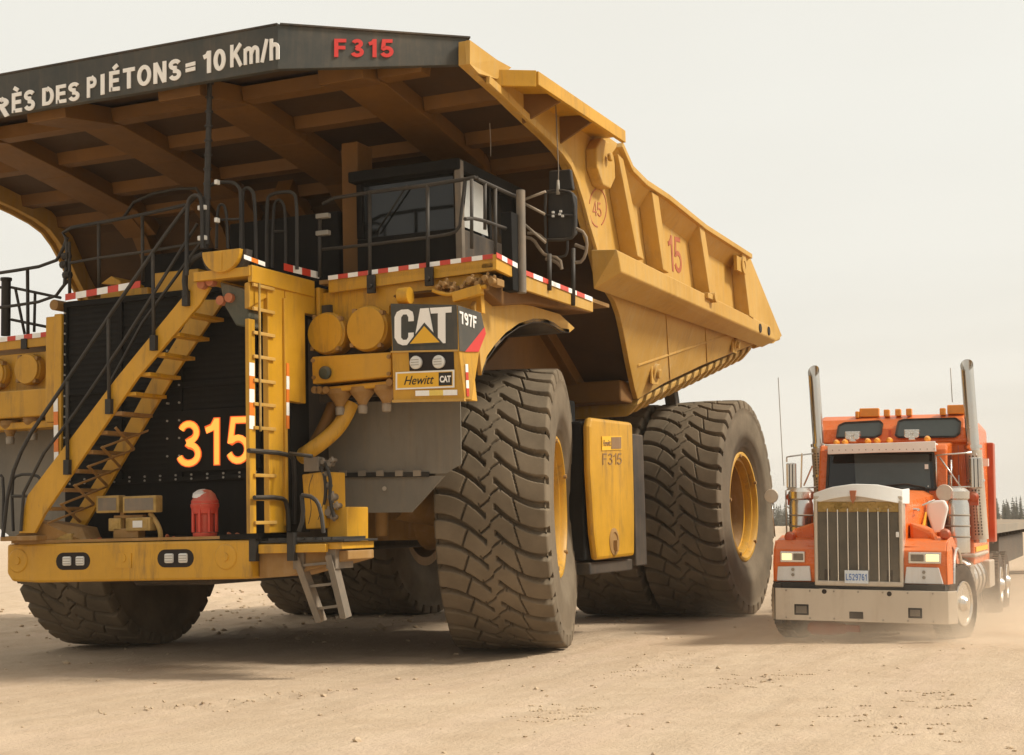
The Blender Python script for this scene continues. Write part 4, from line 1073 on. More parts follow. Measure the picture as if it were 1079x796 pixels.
# red canister with pale dome
c = AY(216, 569, -3.95); z0 = 1.60; m = MB()
m.lathe((c.x, -3.95, z0), (0, 0, 1), [(0, .14), (.04, .145), (.05, .105), (.26, .11), (.27, .145), (.33, .16), (.42, .16), (.44, .145), (.50, .12), (.545, .07), (.56, .0)], 24)
bc = part(m, 'red_canister', 'red')
m = MB()
for a in range(8):
    t_ = a*math.pi/4+.2; m.box(c.x+.145*math.cos(t_)-.014, c.x+.145*math.cos(t_)+.014, -3.95+.145*math.sin(t_)-.014, -3.95+.145*math.sin(t_)+.014, z0+.05, z0+.33)
m.build('cage_bars', 'red', bc)['kind'] = 'stuff'
m = MB(); m.lathe((c.x, -3.95, z0+.33), (0, 0, 1), [(0, .16), (.02, .17), (.05, .17), (.06, .16)], 20); m.build('collar', 'red', bc)
m = MB(); m.lathe((c.x-.02, -3.98, z0+.485), (0, -.3, 1), [(0, .115), (.04, .10), (.065, .05), (.072, 0)], 16); m.build('dome_top', 'white_dirty', bc)
# --- decks either side
DY = -2.98
def deck(s):
    m = MB()
    x0, x1 = 2.06, 4.52
    pts = [(s*x0, DY, 0), (s*x1, DY, 0), (s*x1, -2.45, 0), (s*4.42, -2.40, 0), (s*4.42, .95, 0), (s*3.2, .95, 0), (s*3.2, .3, 0), (s*x0, .3, 0)]
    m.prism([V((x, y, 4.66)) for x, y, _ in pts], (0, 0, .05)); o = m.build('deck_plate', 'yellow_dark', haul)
    return o
deck(1)
m = MB(); a, b, c_, d = AY(346, 291, DY), AY(521, 269, DY), AY(521, 285, DY), AY(346, 309, DY)
m.prism([a, b, c_, d], (0, .05, 0)); kp = part(m, 'kickplate', 'yellow', bevel=.006)
tape('reflective_tape', AY(346, 295.5, DY-.012), AY(520, 272.5, DY-.012), .055, kp, (0, -1, 0), n=16, up=(0, 0, 1), cols=('tape_white', 'tape_red'))
m = MB(); XK = 4.53
m.prism([AX(523, 268, XK), AX(546, 280, XK), AX(546, 295, XK), AX(523, 284, XK)], (-.05, 0, 0)); kp = part(m, 'kickplate', 'yellow', bevel=.006)
tape('reflective_tape', AX(523, 271.5, XK+.01), AX(545, 283, XK+.01), .06, kp, (1, 0, 0), n=4)
XK = 4.50
m = MB(); m.prism([AX(548, 284, XK), AX(625, 315, XK), AX(625, 329, XK), AX(548, 304, XK)], (-.05, 0, 0)); kp = part(m, 'kickplate', 'yellow_body', bevel=.006)
tape('reflective_tape', AX(552, 289.5, XK+.01), AX(624, 318, XK+.01), .06, kp, (1, 0, 0), n=8)
# underside bracket of the deck corner
m = MB(); m.prism([AX(508, 303, 4.3), AX(530, 290, 4.3), AX(560, 303, 4.3), AX(625, 330, 4.3), AX(560, 320, 4.3), AX(530, 322, 4.3)], (-1.2, 0, 0)); part(m, 'deck_bracket', 'yellow_shaded', bevel=.02)
m = MB()
for px, py, w_ in ((497, 296, .10), (505, 300, .08), (513, 294, .09), (520, 297, .1), (463, 303, .06), (470, 300, .07), (478, 304, .05), (489, 303, .06)):
    k = AY(px, py, -3.1); m.box(k.x-w_/2, k.x+w_/2, -3.1, -2.9, k.z-.045, k.z+.04); m.cyl(k+V((0, -.08, .0)), k+V((0, .05, 0)), w_*.42, n=10); m.cyl(k+V((-.03, -.02, -.05)), k+V((.03, -.02, .07)), .02, n=8)
part(m, 'valve_bank', 'yellow_dark', bevel=.01); m = MB(); m.tube([AY(x, y, -3.14) for x, y in ((456, 306), (468, 311), (484, 310), (500, 304), (512, 302))], .025, 8, smooth_path=2); part(m, 'hydraulic_hose', 'yellow')
m = MB(); m.beam(AY(478, 314, -3.15), AY(508, 305, -3.15), .1, .12); part(m, 'valve_pipe', 'yellow', bevel=.01)
m = MB(); m.cyl(AY(426, 312, -3.2)+V((-.06, 0, 0)), AY(426, 312, -3.2)+V((.08, 0, 0)), .1, n=14); part(m, 'drain_cap', 'yellow')
# fascia below the deck, down to the air cleaners
m = MB(); m.prism([AY(338, 309, -2.9), AY(505, 288, -2.9), AY(508, 330, -2.9), AY(410, 322, -2.9), AY(410, 338, -2.9), AY(338, 345, -2.9)], (0, .1, 0))
m.box(2.02, 2.07, -3.0, -2.5, 3.9, 4.62)
part(m, 'fascia', 'yellow', bevel=.01)
# pale fender panel over the wheel with its arch
XF = 4.16
arch = [(508, 396), (513, 380), (522, 367), (533, 355), (547, 345), (562, 340), (574, 340), (584, 344), (592, 350), (600, 351)]
tp = [(606, 346), (590, 331), (560, 322), (530, 314), (508, 305), (500, 322)]
m = MB(); m.prism([AX(x, y, XF) for x, y in arch+tp], (-.06, 0, 0)); part(m, 'fender_panel', 'yellow_body', bevel=.01)
m = MB(); q = [AX(x, y, XF) for x, y in arch]
for a, b in zip(q[:-1], q[1:]): m.prism([a, b, b+V((0, 0, .05)), a+V((0, 0, .05))], (-1.6, 0, 0))
part(m, 'fender_lining', 'dark_steel')
# --- left side of the face (further from the camera): mirror image pieces at their measured height
m = MB(); m.prism([(-4.42, -2.80, 4.30), (-1.80, -2.80, 4.30), (-1.80, .3, 4.30), (-4.42, .9, 4.30)], (0, 0, .05)); part(m, 'deck_plate', 'yellow_dark')
m = MB(); a, b = AY(-60, 366, -2.82), AY(53, 350, -2.82); a.x = -4.42; a.z = b.z-.03
m.prism([a, b, b-V((0, 0, .18)), a-V((0, 0, .18))], (0, .05, 0)); kp = part(m, 'kickplate', 'yellow', bevel=.006)
tape('reflective_tape', AY(-60, 371, -2.83)+V((0,0,.04)), AY(52, 354.5, -2.83), .065, kp, (0, -1, 0), n=13, up=(0, 0, 1))
m = MB(); m.box(-4.3, -2.0, -2.75, -2.6, 3.1, 4.16); part(m, 'fascia', 'yellow', bevel=.01)
m = MB(); m.box(-4.0, -1.85, -3.05, -2.76, 3.25, 3.62); m.box(-4.0, -1.80, -2.95, -2.76, 3.10, 3.2); part(m, 'cleaner_beam', 'yellow', bevel=.02)
def cleaner(px, py, r, Y):
    c = AY(px, py, Y); m = MB()
    m.lathe(c, (0, 1, 0), [(0, 0), (0, r*.90), (.015, r*.93), (.03, r*.90), (.05, r*.98), (.12, r), (.13, r*.94), (1.0, r*.94)], 32)
    o = part(m, 'air_cleaner', 'yellow')
    m = MB()
    for a in (.7, 2.2, 3.9, 5.4): k = c+V((r*.97*math.cos(a), .06, r*.97*math.sin(a))); m.box(k.x-.025, k.x+.025, k.y-.05, k.y+.03, k.z-.025, k.z+.025)
    m.build('latches', 'yellow_dark', o)['kind'] = 'stuff'
cleaner(342, 351, .265, -3.12); cleaner(385, 346, .285, -3.12)
cleaner(27, 389, .22, -2.92); cleaner(-9, 394, .22, -2.92); 
# beam, lamp and dust funnels under the right cleaners
m = MB(); m.prism([AY(328, 376, -3.2), AY(412, 371, -3.2), AY(412, 397, -3.2), AY(329, 405, -3.2)], (0, .35, 0))
m.prism([AY(331, 409, -3.12), AY(413, 401, -3.12), AY(413, 407, -3.12), AY(331, 415, -3.12)], (0, .3, 0)); part(m, 'cleaner_beam', 'yellow', bevel=.02)
m = MB()
for px in (331, 336, 343, 410): k = AY(px, 411 if px < 400 else 403, -3.16); m.cyl(k, k+V((0, .08, 0)), .045, n=12)
for px, py in ((329, 380), (330, 398), (409, 376), (409, 394)): k = AY(px, py, -3.22); m.cyl(k, k+V((0, .05, 0)), .025, n=8)
part(m, 'beam_lugs', 'yellow_dark')['kind'] = 'stuff'
k = AY(343, 393, -3.22); m = MB(); m.lathe(k, (0, -1, 0), [(-.01, .08), (.03, .08), (.05, .05), (.05, 0)], 16); part(m, 'round_sensor', 'green_dark')
for px, py, s in ((358, 414, 1), (382, 412, 1), (407, 410, 1), (11, 447, .9), (35, 443, .9)):
    Y = -3.0 if px > 100 else -2.85
    k = AY(px, py, Y); m = MB(); m.lathe(k, (0, 0, -1), [(-.04, .15*s), (.02, .15*s), (.12, .075*s), (.17, .05*s)], 18); f = part(m, 'dust_funnel', 'yellow_dark')
    m = MB(); m.lathe(k+V((0, 0, -.17)), (0, 0, -1), [(0, .045), (.02, .06), (.10, .055), (.11, .03)], 12); m.build('funnel_tip', 'galv', f)
# black gap plate beside cleaners
for bx in ((2.02, 2.2, -2.95, -2.85, 3.2, 4.4), (2.21, 4.0, -2.80, -2.7, 3.25, 4.3), (-1.8, -1.6, -3.0, -2.6, 1.6, 4.2)): m = MB(); m.box(*bx); part(m, 'back_plate', 'dark_steel')
# intake hose
rail('intake_hose', [[AY(316, 482, -3.2), AY(330, 473, -3.2), AY(345, 462, -3.1), AY(360, 447, -2.95), AY(370, 425, -2.85)]], .095, 2, 'yellow', n=16)
rail('intake_hose', [[AY(330, 470, -3.0), AY(342, 450, -2.95), AY(352, 425, -2.85)]], .08, 1, 'yellow_shaded', n=14)
# --- headlight pod with lettering
YP = -3.36
pod = [AY(411.5, 320, YP), AY(481.5, 321.5, YP), AY(483.5, 369, YP), AY(489.5, 421, YP), AY(414.5, 422, YP)]
XS1 = [(481.5, 321.5), (507, 329.5), (511, 349), (505, 372), (497.5, 421.5), (489.5, 421)]
pA, pB, pC = AY(481.5, 321.5, YP), AY(489.5, 421, YP), V((4.42, -2.9, 4.1))
def PS(px, py): return plane_pt(px, py, pA, pB, pC)
m = MB(); fr = pod; sd_ = [PS(*p) for p in XS1]
hood = [p for p in pod]
n0 = len(pod)
m.prism(pod, (0, .35, 0)); m.prism([PS(481.5, 321.5), PS(507, 329.5), PS(511, 349), PS(505, 372), PS(497.5, 421.5), PS(489.5, 421), PS(483.5, 369)], (-.25, .12, 0))
podo = part(m, 'headlight_pod', 'yellow', bevel=.006)
m = MB(); m.prism([AY(411.5, 320, YP-.012), AY(481, 321.5, YP-.012), AY(483, 368.5, YP-.012), AY(413.8, 370, YP-.012)], (0, .01, 0)); sg = m.build('sign_face', 'band_grey', podo)
nS = (pB-pA).cross(pC-pA).normalized(); nS = nS if nS.dot(CAM-pA) > 0 else -nS
m = MB(); m.prism([PS(482, 322), PS(506.5, 330), PS(510, 347), PS(491, 371), PS(484, 370)], nS*.010); sgs = m.build('side_sign_face', 'band_grey', podo)
m = MB(); m.prism([PS(510, 345), PS(511.5, 352), PS(504, 371), PS(489.5, 371)], nS*.012); m.build('red_flash', 'faded_red' if False else 'red_letter', podo)
# big three letter mark with a triangle
bl, br, tl = AY(416, 364.5, YP-.014), AY(476, 361.5, YP-.014), AY(416, 327, YP-.014)
C_ = [(.0,.22),(.06,.06),(.14,.0),(.24,.0),(.32,.08),(.34,.22),(.34,.34),(.245,.34),(.245,.22),(.215,.15),(.15,.15),(.115,.22),(.115,.78),(.15,.86),(.215,.86),(.245,.78),(.245,.66),(.34,.66),(.34,.78),(.32,.92),(.24,1.),(.12,1.),(.04,.94),(.0,.80)]
A2 = [(.34,.02),(.455,1.),(.605,1.),(.655,.62),(.56,.44),(.545,.44),(.41,.17),(.36,.02)]
A2 = [(.36,.14),(.455,1.),(.595,1.),(.655,.50),(.535,.50-.03),(.40,.14)]
A3 = [(.655,.50),(.70,.18),(.67,.18),(.60,.36)]
T_2 = [(.625,1.),(1.,1.),(1.,.84),(.895,.84),(.895,.0),(.765,.0),(.765,.84),(.645,.84)]
poly_mark('letter', [C_], bl, br, tl, 'white_letter', sg, .008)
poly_mark('letter', [[(.335,.0),(.455,1.),(.605,1.),(.72,.0)]], bl, br, tl, 'white_letter', sg, .008)
poly_mark('letter', [T_2], bl, br, tl, 'white_letter', sg, .008)
poly_mark('triangle_edge', [[(.22, -.01), (.53, .60), (.86, -.01)]], bl, br, tl, 'band_grey', sg, .003, .0085)
poly_mark('triangle', [[(.28, .03), (.53, .50), (.80, .03)]], bl, br, tl, 'logo_yellow', sg, .003, .012)
btext('model_number', '797F', PS(485.5, 341.5)+nS*.012, PS(501.5, 347)+nS*.012, PS(483.5, 328)+nS*.012, 'white_letter', sgs, tr=PS(501.5, 334)+nS*.012, thick=.003)
# lamp recess
m = MB(); m.prism([AY(430.5, 371.5, YP-.006), AY(478, 371, YP-.006), AY(478.5, 390, YP-.006), AY(431.5, 391, YP-.006)], (0, .004, 0)); rc = m.build('lamp_recess', 'interior', podo)
for px in (438.8, 462.8):
    k = AY(px, 382.3-(px-438.8)*.03, YP-.02); m = MB(); m.lathe(k+V((0, .01, 0)), (0, -1, 0), [(0, .075), (.035, .078), (.05, .066), (.055, .0)], 20); hl = m.build('headlight', 'lens', rc)
    m = MB()
    for dz in (-.03, 0, .03): m.box(k.x-.05, k.x+.05, YP-.068, YP-.062, k.z+dz-.003, k.z+dz+.003)
    m.build('lens_bar', 'galv', hl)
# dealer plate
bl, br, tl = AY(417, 411, YP-.012), AY(479, 408.5, YP-.012), AY(417, 392.5, YP-.012)
poly_mark('plate', [[(0, 0), (1, 0), (1, 1), (0, 1)]], bl, br, tl, 'white', podo, .004)
poly_mark('plate_field', [[(.03, .09), (.97, .09), (.97, .91), (.03, .91)]], bl, br, tl, 'logo_yellow', podo, .003, .004)
poly_mark('plate_square', [[(.74, .13), (.96, .13), (.96, .87), (.74, .87)]], bl, br, tl, 'black_letter', podo, .003, .0075)
dx, dyv = br-bl, tl-bl
text('plate_mark', 'CAT', bl+dx*.76+dyv*.3, bl+dx*.945+dyv*.3, bl+dx*.76+dyv*.68, 'white_letter', podo, thick=.013, bold=.04)
text('plate_script', 'Hewitt', bl+dx*.15+dyv*.25, bl+dx*.66+dyv*.25, bl+dx*.15+dyv*.75, 'black_letter', podo, thick=.012, bold=.0, shear=.35)
tape('reflective_tape', AY(438, 417.5, YP-.003), AY(482, 416.5, YP-.003), .062, podo, (0, -1, 0), n=3, up=(0, 0, 1), cols=('tape_white', 'tape_yellow'))
tape('reflective_tape', PS(491.5, 418)+nS*.004, PS(490, 384)+nS*.004, .035, podo, tuple(nS), n=4, up=tuple((PS(494, 400)-PS(491.5, 400)).normalized()), cols=('tape_red', 'tape_white'))
m = MB(); m.beam(AY(412, 371, YP-.01), AY(483, 369.5, YP-.01), .02, .02); m.build('pod_trim', 'yellow_body', podo); m = MB(); m.beam(AY(414, 423, YP), AY(490, 421.5, YP), .05, .03); podd = m.build('pod_trim', 'yellow_body', podo)
# --- grey mud flap
YM = -2.45
m = MB(); m.prism([AY(345, 430, YM), AY(372, 424, YM), AY(485, 421, YM), AY(486, 489, YM), AY(470, 499, YM), AY(347, 500.5, YM)], (0, .012, 0)); part(m, 'mud_flap', 'grey_flap')
m = MB(); m.prism([AY(347, 503, YM+.02), AY(468, 501.5, YM+.02), AY(433, 540, YM+.02), AY(349, 541, YM+.02)], (0, .04, 0)); part(m, 'mud_flap', 'grey_flap')
m = MB(); m.beam(AY(347, 501, YM-.01), AY(452, 500, YM-.01), .03, .06, up=(0, 0, 1)); part(m, 'flap_hinge', 'black')
m = MB()
for px in (358, 378, 397, 417, 436): a = AY(px, 499.5, YM-.03); m.box(a.x, a.x+.10, YM-.05, YM-.02, a.z-.03, a.z+.04)
m.cyl(AY(405, 515, YM), AY(405, 515, YM-.03), .03, n=8)
part(m, 'hinge_straps', 'galv')['kind'] = 'stuff'
m = MB(); m.prism([(-4.2, -2.45, 3.2), (-1.65, -2.45, 3.2), (-1.65, -2.45, 1.5), (-3.0, -2.45, 1.5), (-4.2, -2.45, 2.2)], (0, .04, 0)); part(m, 'mud_flap', 'grey_flap')
# valves and hoses beside the flap
m = MB()
for px, py, r in ((327, 486, .05), (331, 490, .05), (341, 487, .045), (347, 489, .05), (350, 485, .04), (343, 500, .04), (340, 521, .05), (345, 512, .045), (350, 524, .07), (355, 533, .05), (335, 533, .06), (347, 540, .07), (352, 545, .05)):
    k = AY(px, py, -3.65); m.cyl(k+V((0, -.04, 0)), k+V((0, .08, 0)), r*.62, n=10); m.cyl(k+V((0, 0, -r)), k+V((0, 0, r)), r*.35, n=8)
m.box(AY(323, 485, -3.66).x, AY(338, 485, -3.66).x, -3.72, -3.6, AY(330, 497, -3.66).z, AY(330, 482, -3.66).z)
part(m, 'valve_cluster', 'steel_grey')['kind'] = 'stuff'
for pth in ([(338, 492), (344, 510), (342, 530), (336, 548)], [(343, 488), (349, 505), (347, 525), (352, 545)], [(331, 500), (325, 515), (330, 535), (326, 552)]):
    rail('hose', [[AY(x, y, -3.68) for x, y in pth]], .022, 2, 'black')
# ------------------------------------------------------------------ haul truck: rails, cab, mirrors, mast
def PYs(pts, Y): return [AY(x, y, Y) for x, y in pts]
# centre-left rail over the radiator
Y1 = -3.38
rail('handrail', [PYs([(68, 300), (72, 255), (64, 242), (104, 235), (150, 226.5), (196, 216)], Y1)], .024, 1)
rail('mid_rail', [PYs([(73, 277.5), (104, 272), (150, 266), (211, 256)], Y1)], .020, 0)
for (x, a, b) in ((104, 236, 306), (150, 227, 297), (73, 255, 312)): rail('rail_post', [PYs([(x, a), (x+.5, b)], Y1)], .022, 0)
rail('back_rail', [PYs([(130, 230), (145, 207), (205, 196), (212, 206)], -2.3)], .022, 1)
m = MB()
for px, py in ((70, 270), (68, 279), (71, 290)): k = AY(px, py, Y1); m.cyl(k+V((-.05, 0, 0)), k+V((.05, 0, 0)), .05, n=8)
part(m, 'chain_clips', 'black')['kind'] = 'stuff'
# far right deck of the truck (left in view)
Y2 = -2.78
rail('handrail', [PYs([(-60, 296), (0, 288), (57, 278.5), (66, 264), (71, 250)], Y2)], .024, 1)
rail('mid_rail', [PYs([(-60, 331), (0, 324.5), (56, 316), (67, 301), (72, 296)], Y2)], .022, 1)
for x in (29, -20): rail('rail_post', [PYs([(x, 284 if x > 0 else 291), (x+.6, 366)], Y2)], .024, 0)
m = MB(); k = AY(28, 362, Y2); m.box(k.x-.05, k.x+.05, Y2-.06, Y2, k.z-.08, k.z+.06); part(m, 'post_socket', 'black')
m = MB(); a, b = AY(6.5, 296, Y2+.3), AY(6, 354, Y2+.3); m.cyl(b, a, .065, n=14); m.cyl(a, a+V((0, 0, .04)), .08, n=14); part(m, 'exhaust_mast', 'black')
rail('brace', [PYs([(12, 303), (64, 314)], Y2+.3), PYs([(12, 337), (56, 346)], Y2+.3), PYs([(16, 303), (26, 352)], Y2+.3), PYs([(-5, 303), (8, 303)], Y2+.3), PYs([(-5, 324), (8, 324)], Y2+.3), PYs([(37, 308), (36, 350)], Y2+.3)], .02, 0)
# tall mast with lamps
m = MB(); ms, me_ = AY(217, 258, -4.3), AY(221.5, 68, -4.3); m.cyl(ms, me_, .045, .028, n=12)
for i in range(9):
    k = ms.lerp(me_, .25+i*.08); m.cyl(k, k+V((0, 0, .02)), .05, n=10)
mast = part(m, 'mast', 'rail')
m = MB(); k = AY(217, 70, -4.3); m.box(k.x-.14, k.x+.14, -4.34, -4.26, k.z-.03, k.z+.03); m.cyl(k, k+V((0, 0, .1)), .05, n=10); m.cyl(k+V((.06, 0, -.09)), k+V((.16, 0, -.02)), .045, n=10); m.build('mast_head', 'black', mast)
for px, py in ((213, 219), (213, 251), (228, 192), (228, 232)):
    k = AY(px, py, -4.35); m = MB(); w_ = .055 if px < 220 else .02; m.box(k.x-w_, k.x+w_, -4.37, -4.30, k.z-.028, k.z+.028); m.build('marker_lamp', 'lens', mast, bevel=.008)
# U shaped hoops round the landing
def hoop(pts, Y, r=.022): rail('hoop', [PYs(pts, Y)], r, 2)
hoop([(197, 290), (197, 215), (201, 207), (209, 205), (213, 214), (213, 262)], -4.38)
hoop([(218, 262), (218, 200), (222, 194), (243, 191), (252, 196), (254, 205), (254, 268)], -4.0)
hoop([(256, 272), (255, 203), (258, 198), (265, 199), (269, 209), (270, 285)], -3.9)
hoop([(228, 262), (229, 220), (233, 214), (239, 220), (240, 262)], -4.1, .018)
rail('hoop_bar', [PYs([(229, 232), (252, 231)], -4.1)], .016, 0)
hoop([(281, 282), (281, 212), (284, 205), (300, 202), (310, 203), (313, 212), (313, 284)], -3.5)
hoop([(287, 282), (288, 218), (292, 210), (298, 212), (301, 225), (301, 284)], -3.4, .018)
rail('hoop_bar', [PYs([(288, 244), (302, 244)], -3.4)], .016, 0)
rail('lamp_post', [PYs([(337, 292), (337, 226)], -3.0)], .024, 0)
for py in (228, 246):
    m = MB(); k = AY(341, py, -3.0); m.box(k.x-.09, k.x+.09, -3.05, -2.97, k.z-.03, k.z+.03); part(m, 'marker_lamp', 'bolt', bevel=.01)
# right deck rails: front
Y3 = -3.0
for (x, a, b) in ((389.5, 203, 300), (450.5, 195, 291)): rail('rail_post', [PYs([(x, a), (x+.4, b)], Y3)], .024, 0)
m = MB()
for px, py in ((391, 297), (452, 289)): k = AY(px, py, Y3-.03); m.box(k.x-.05, k.x+.05, Y3-.05, Y3, k.z-.14, k.z+.08); m.cyl(k+V((0, -.06, -.06)), k+V((0, -.02, -.06)), .03, n=8)
part(m, 'post_sockets', 'black')['kind'] = 'stuff'
rail('handrail', [PYs([(340, 215), (352, 209), (389.5, 203), (450, 195.5), (490, 189), (501, 187)], Y3)], .024, 0)
rail('mid_rail', [PYs([(340, 263), (389.5, 258), (430, 253), (470, 248), (484, 243), (486, 225), (490, 190)], Y3)], .020, 1)
# corner and left edge of the deck
X3 = 4.46
def PXs(pts, X): return [AX(x, y, X) for x, y in pts]
rail('handrail', [PXs([(502, 187), (503, 189), (538, 205), (549, 209)], X3)], .024, 0)
rail('mid_rail', [PXs([(490, 231), (502, 230), (530, 240), (548, 246)], X3)], .022, 1)
for (x, a, b) in ((511, 192, 242), (522, 198, 276), (497, 189, 262)): rail('rail_post', [PXs([(x, a), (x, b)], X3)], .022, 0)
m = MB(); a, b = AX(548.5, 201, 4.56), AX(550, 309, 4.56); m.cyl(b, a, .055, n=14); part(m, 'corner_post', 'steel_grey')
m = MB(); k = AX(543, 290, 4.52); m.box(4.40, 4.54, k.y-.12, k.y+.08, k.z-.2, k.z+.75); part(m, 'corner_box', 'matte_black', bevel=.01)
for (x, a, b) in ((579, 268, 306), (604, 262, 322)): 
    rail('rail_post', [PXs([(x, a), (x, b)], 4.52)], .03, 0)
# mirror assembly, arms, loops
mirr = empty('mirror_set', (0, 0, 0)); mirr.parent = haul
XM = 4.75
m = MB(); q = PYs([(577, 203), (601, 201), (606, 207), (606, 246), (601, 251), (577, 252)], -1.2); m.prism(q, (0, .1, 0)); m.build('mirror_head', 'black', mirr, bevel=.02)
m = MB(); q = PYs([(578, 180), (601, 178), (604, 200), (578, 202)], -1.1); m.prism(q, (0, .08, 0)); m.build('mirror_head', 'black', mirr, bevel=.02)
rail('mirror_frame', [PYs([(575, 256), (574, 206), (578, 201), (598, 201), (605, 206), (606, 246), (601, 253), (575, 253)], -1.25)], .020, 1, parent=mirr)
rail('mirror_frame', [PYs([(576, 253), (576, 268), (580, 271), (595, 271), (598, 266), (598, 254)], -1.25)], .016, 1, parent=mirr); rail('mirror_bar', [PYs([(575, 227), (607, 227)], -1.25)], .016, 0, parent=mirr)
rail('mirror_arm', [PYs([(551, 211), (575, 202)], -1.4), PYs([(551, 214), (574, 226)], -1.4), PYs([(552, 236), (575, 256)], -1.4)], .018, 0, 'galv', parent=mirr)
rail('mirror_arm', [PYs([(553, 250), (562, 252), (568, 262), (575, 270), (590, 272), (592, 284)], -1.3), PYs([(556, 246), (566, 246), (575, 254)], -1.3), PYs([(575, 273), (585, 275), (592, 282)], -1.3)], .022, 1, 'steel_grey', parent=mirr)
rail('mirror_frame', [PYs([(607, 241), (617, 246), (619, 262), (614, 276), (606, 277)], -1.2), PYs([(606, 258), (616, 262)], -1.2)], .022, 1, 'steel_grey', parent=mirr)
m = MB()
for px, py in ((583, 224), (590, 226), (583, 228), (591, 223), (593, 228)): k = AY(px, py, -1.27); m.box(k.x-.014, k.x+.014, -1.29, -1.26, k.z-.014, k.z+.014)
m.build('mirror_bolts', 'lens', mirr)['kind'] = 'stuff'
# whip antennas
rail('antenna', [PYs([(588, 204), (588.5, 180), (585.5, 108)], -1.25)], .008, 0, 'steel_grey'); m = MB(); m.cyl(AY(588, 205, -1.25), AY(588, 190, -1.25), .03, .018, n=8); part(m, 'antenna_base', 'bolt')
rail('antenna', [PYs([(517, 165), (517, 150), (516, 130)], -2.2)], .006, 0, 'steel_grey')
# --- operator cab
cab = empty('operator_cab', (0, 0, 0)); cab.parent = haul
cx0, cx1, cy0, cy1, cz0, cz1 = 2.28, 3.74, -2.42, -.55, 4.72, 6.12
m = MB(); m.box(cx0, cx1, cy0, cy1, cz0, 5.30); m.box(cx0-.04, cx1+.06, cy0-.14, cy1+.05, 6.0, 6.14); m.box(cx0-.02, cx1-.2, cy0+.25, cy1, 6.14, 6.24)
m.box(cx0, cx1, cy1-.1, cy1, 5.3, 6.0); m.box(cx0, cx0+.05, cy0, cy1, 5.3, 6.0)
m.build('cab_shell', 'matte_black', cab, bevel=.02)
for x in (cx0, cx1-.09): m = MB(); m.box(x, x+.09, cy0, cy0+.09, 5.3, 6.0); m.build('pillar', 'matte_black', cab, bevel=.01)
for y in (-1.55, -.65): m = MB(); m.box(cx1-.08, cx1, y, y+.07, 5.3, 6.0); m.build('pillar', 'matte_black', cab, bevel=.01)
m = MB(); m.box(cx0+.09, cx1-.09, cy0+.03, cy0+.04, 5.3, 6.0); m.build('windscreen', 'glass_dark', cab)
m = MB(); m.box(cx1-.05, cx1-.04, cy0+.09, -1.55, 5.3, 6.0); m.box(cx1-.05, cx1-.04, -1.48, -.65, 5.3, 6.0); m.build('side_window', 'glass_dark', cab)
m = MB(); m.prism([(cx1+.002, -2.36, 5.32), (cx1+.002, -1.62, 5.32), (cx1+.002, -1.75, 5.95), (cx1+.002, -2.2, 5.97)], (.004, 0, 0)); m.build('painted_reflection', 'reflection_pale', cab)  # pale sheet on the glass, its reflection painted in
m = MB(); m.box(cx1-.0, cx1+.03, cy0-.02, -1.0, 4.74, 5.28); m.build('cab_door', 'dark_steel', cab, bevel=.02)
m = MB(); m.beam(V((cx1+.02, cy0-.05, 4.78)), V((cx1+.02, cy0-.05, 6.12)), .09, .09); m.build('corner_pillar', 'steel_grey', cab, bevel=.01)
rail('wiper', [[V((cx0+.3, cy0-.02, 5.35)), V((cx0+.75, cy0-.03, 5.9))]], .012, 0, parent=cab)
# seat, wheel and screen silhouette inside
m = MB(); m.box(2.8, 3.3, -1.5, -1.35, 5.0, 5.85); m.box(2.8, 3.3, -1.9, -1.4, 5.0, 5.15); m.box(2.9, 3.2, -1.5, -1.38, 5.85, 6.0); m.build('seat', 'interior', cab, bevel=.03)
# equipment cabinets between cab and landing, exhaust stacks behind
m = MB(); m.box(.2, 1.9, -2.2, -.6, 4.69, 5.75); m.box(-1.4, -.2, -2.0, -.6, 4.69, 5.5); part(m, 'equipment_cabinet', 'matte_black', bevel=.03)
m = MB(); m.box(2.0, 2.24, -2.3, -1.9, 4.72, 6.6); part(m, 'cab_support', 'yellow_shaded', bevel=.02)
# ------------------------------------------------------------------ orange road tractor (local frame: x to its left, y back, z up)
semi = bpy.data.objects.new('road_tractor', None); link(semi)
semi.matrix_world = TM
semi.location = TP; semi.rotation_mode = 'XYZ'
semi.rotation_euler = TM.to_euler('XYZ')
tag(semi, 'orange road tractor with twin chrome stacks and white bug shield beside the haul truck', 'truck')
def sp(m, name, mat, parent=None, **k): return m.build(name, mat, parent or semi, **k)
CX = -.08
def OYs(pts, v): return [OY(x, y, v) for x, y in pts]
def srail(name, paths, r, mat='chrome', sm=0, parent=None, n=8):
    m = MB()
    for p in paths: m.tube(p, r, n, smooth_path=sm)
    return m.build(name, mat, parent or semi)
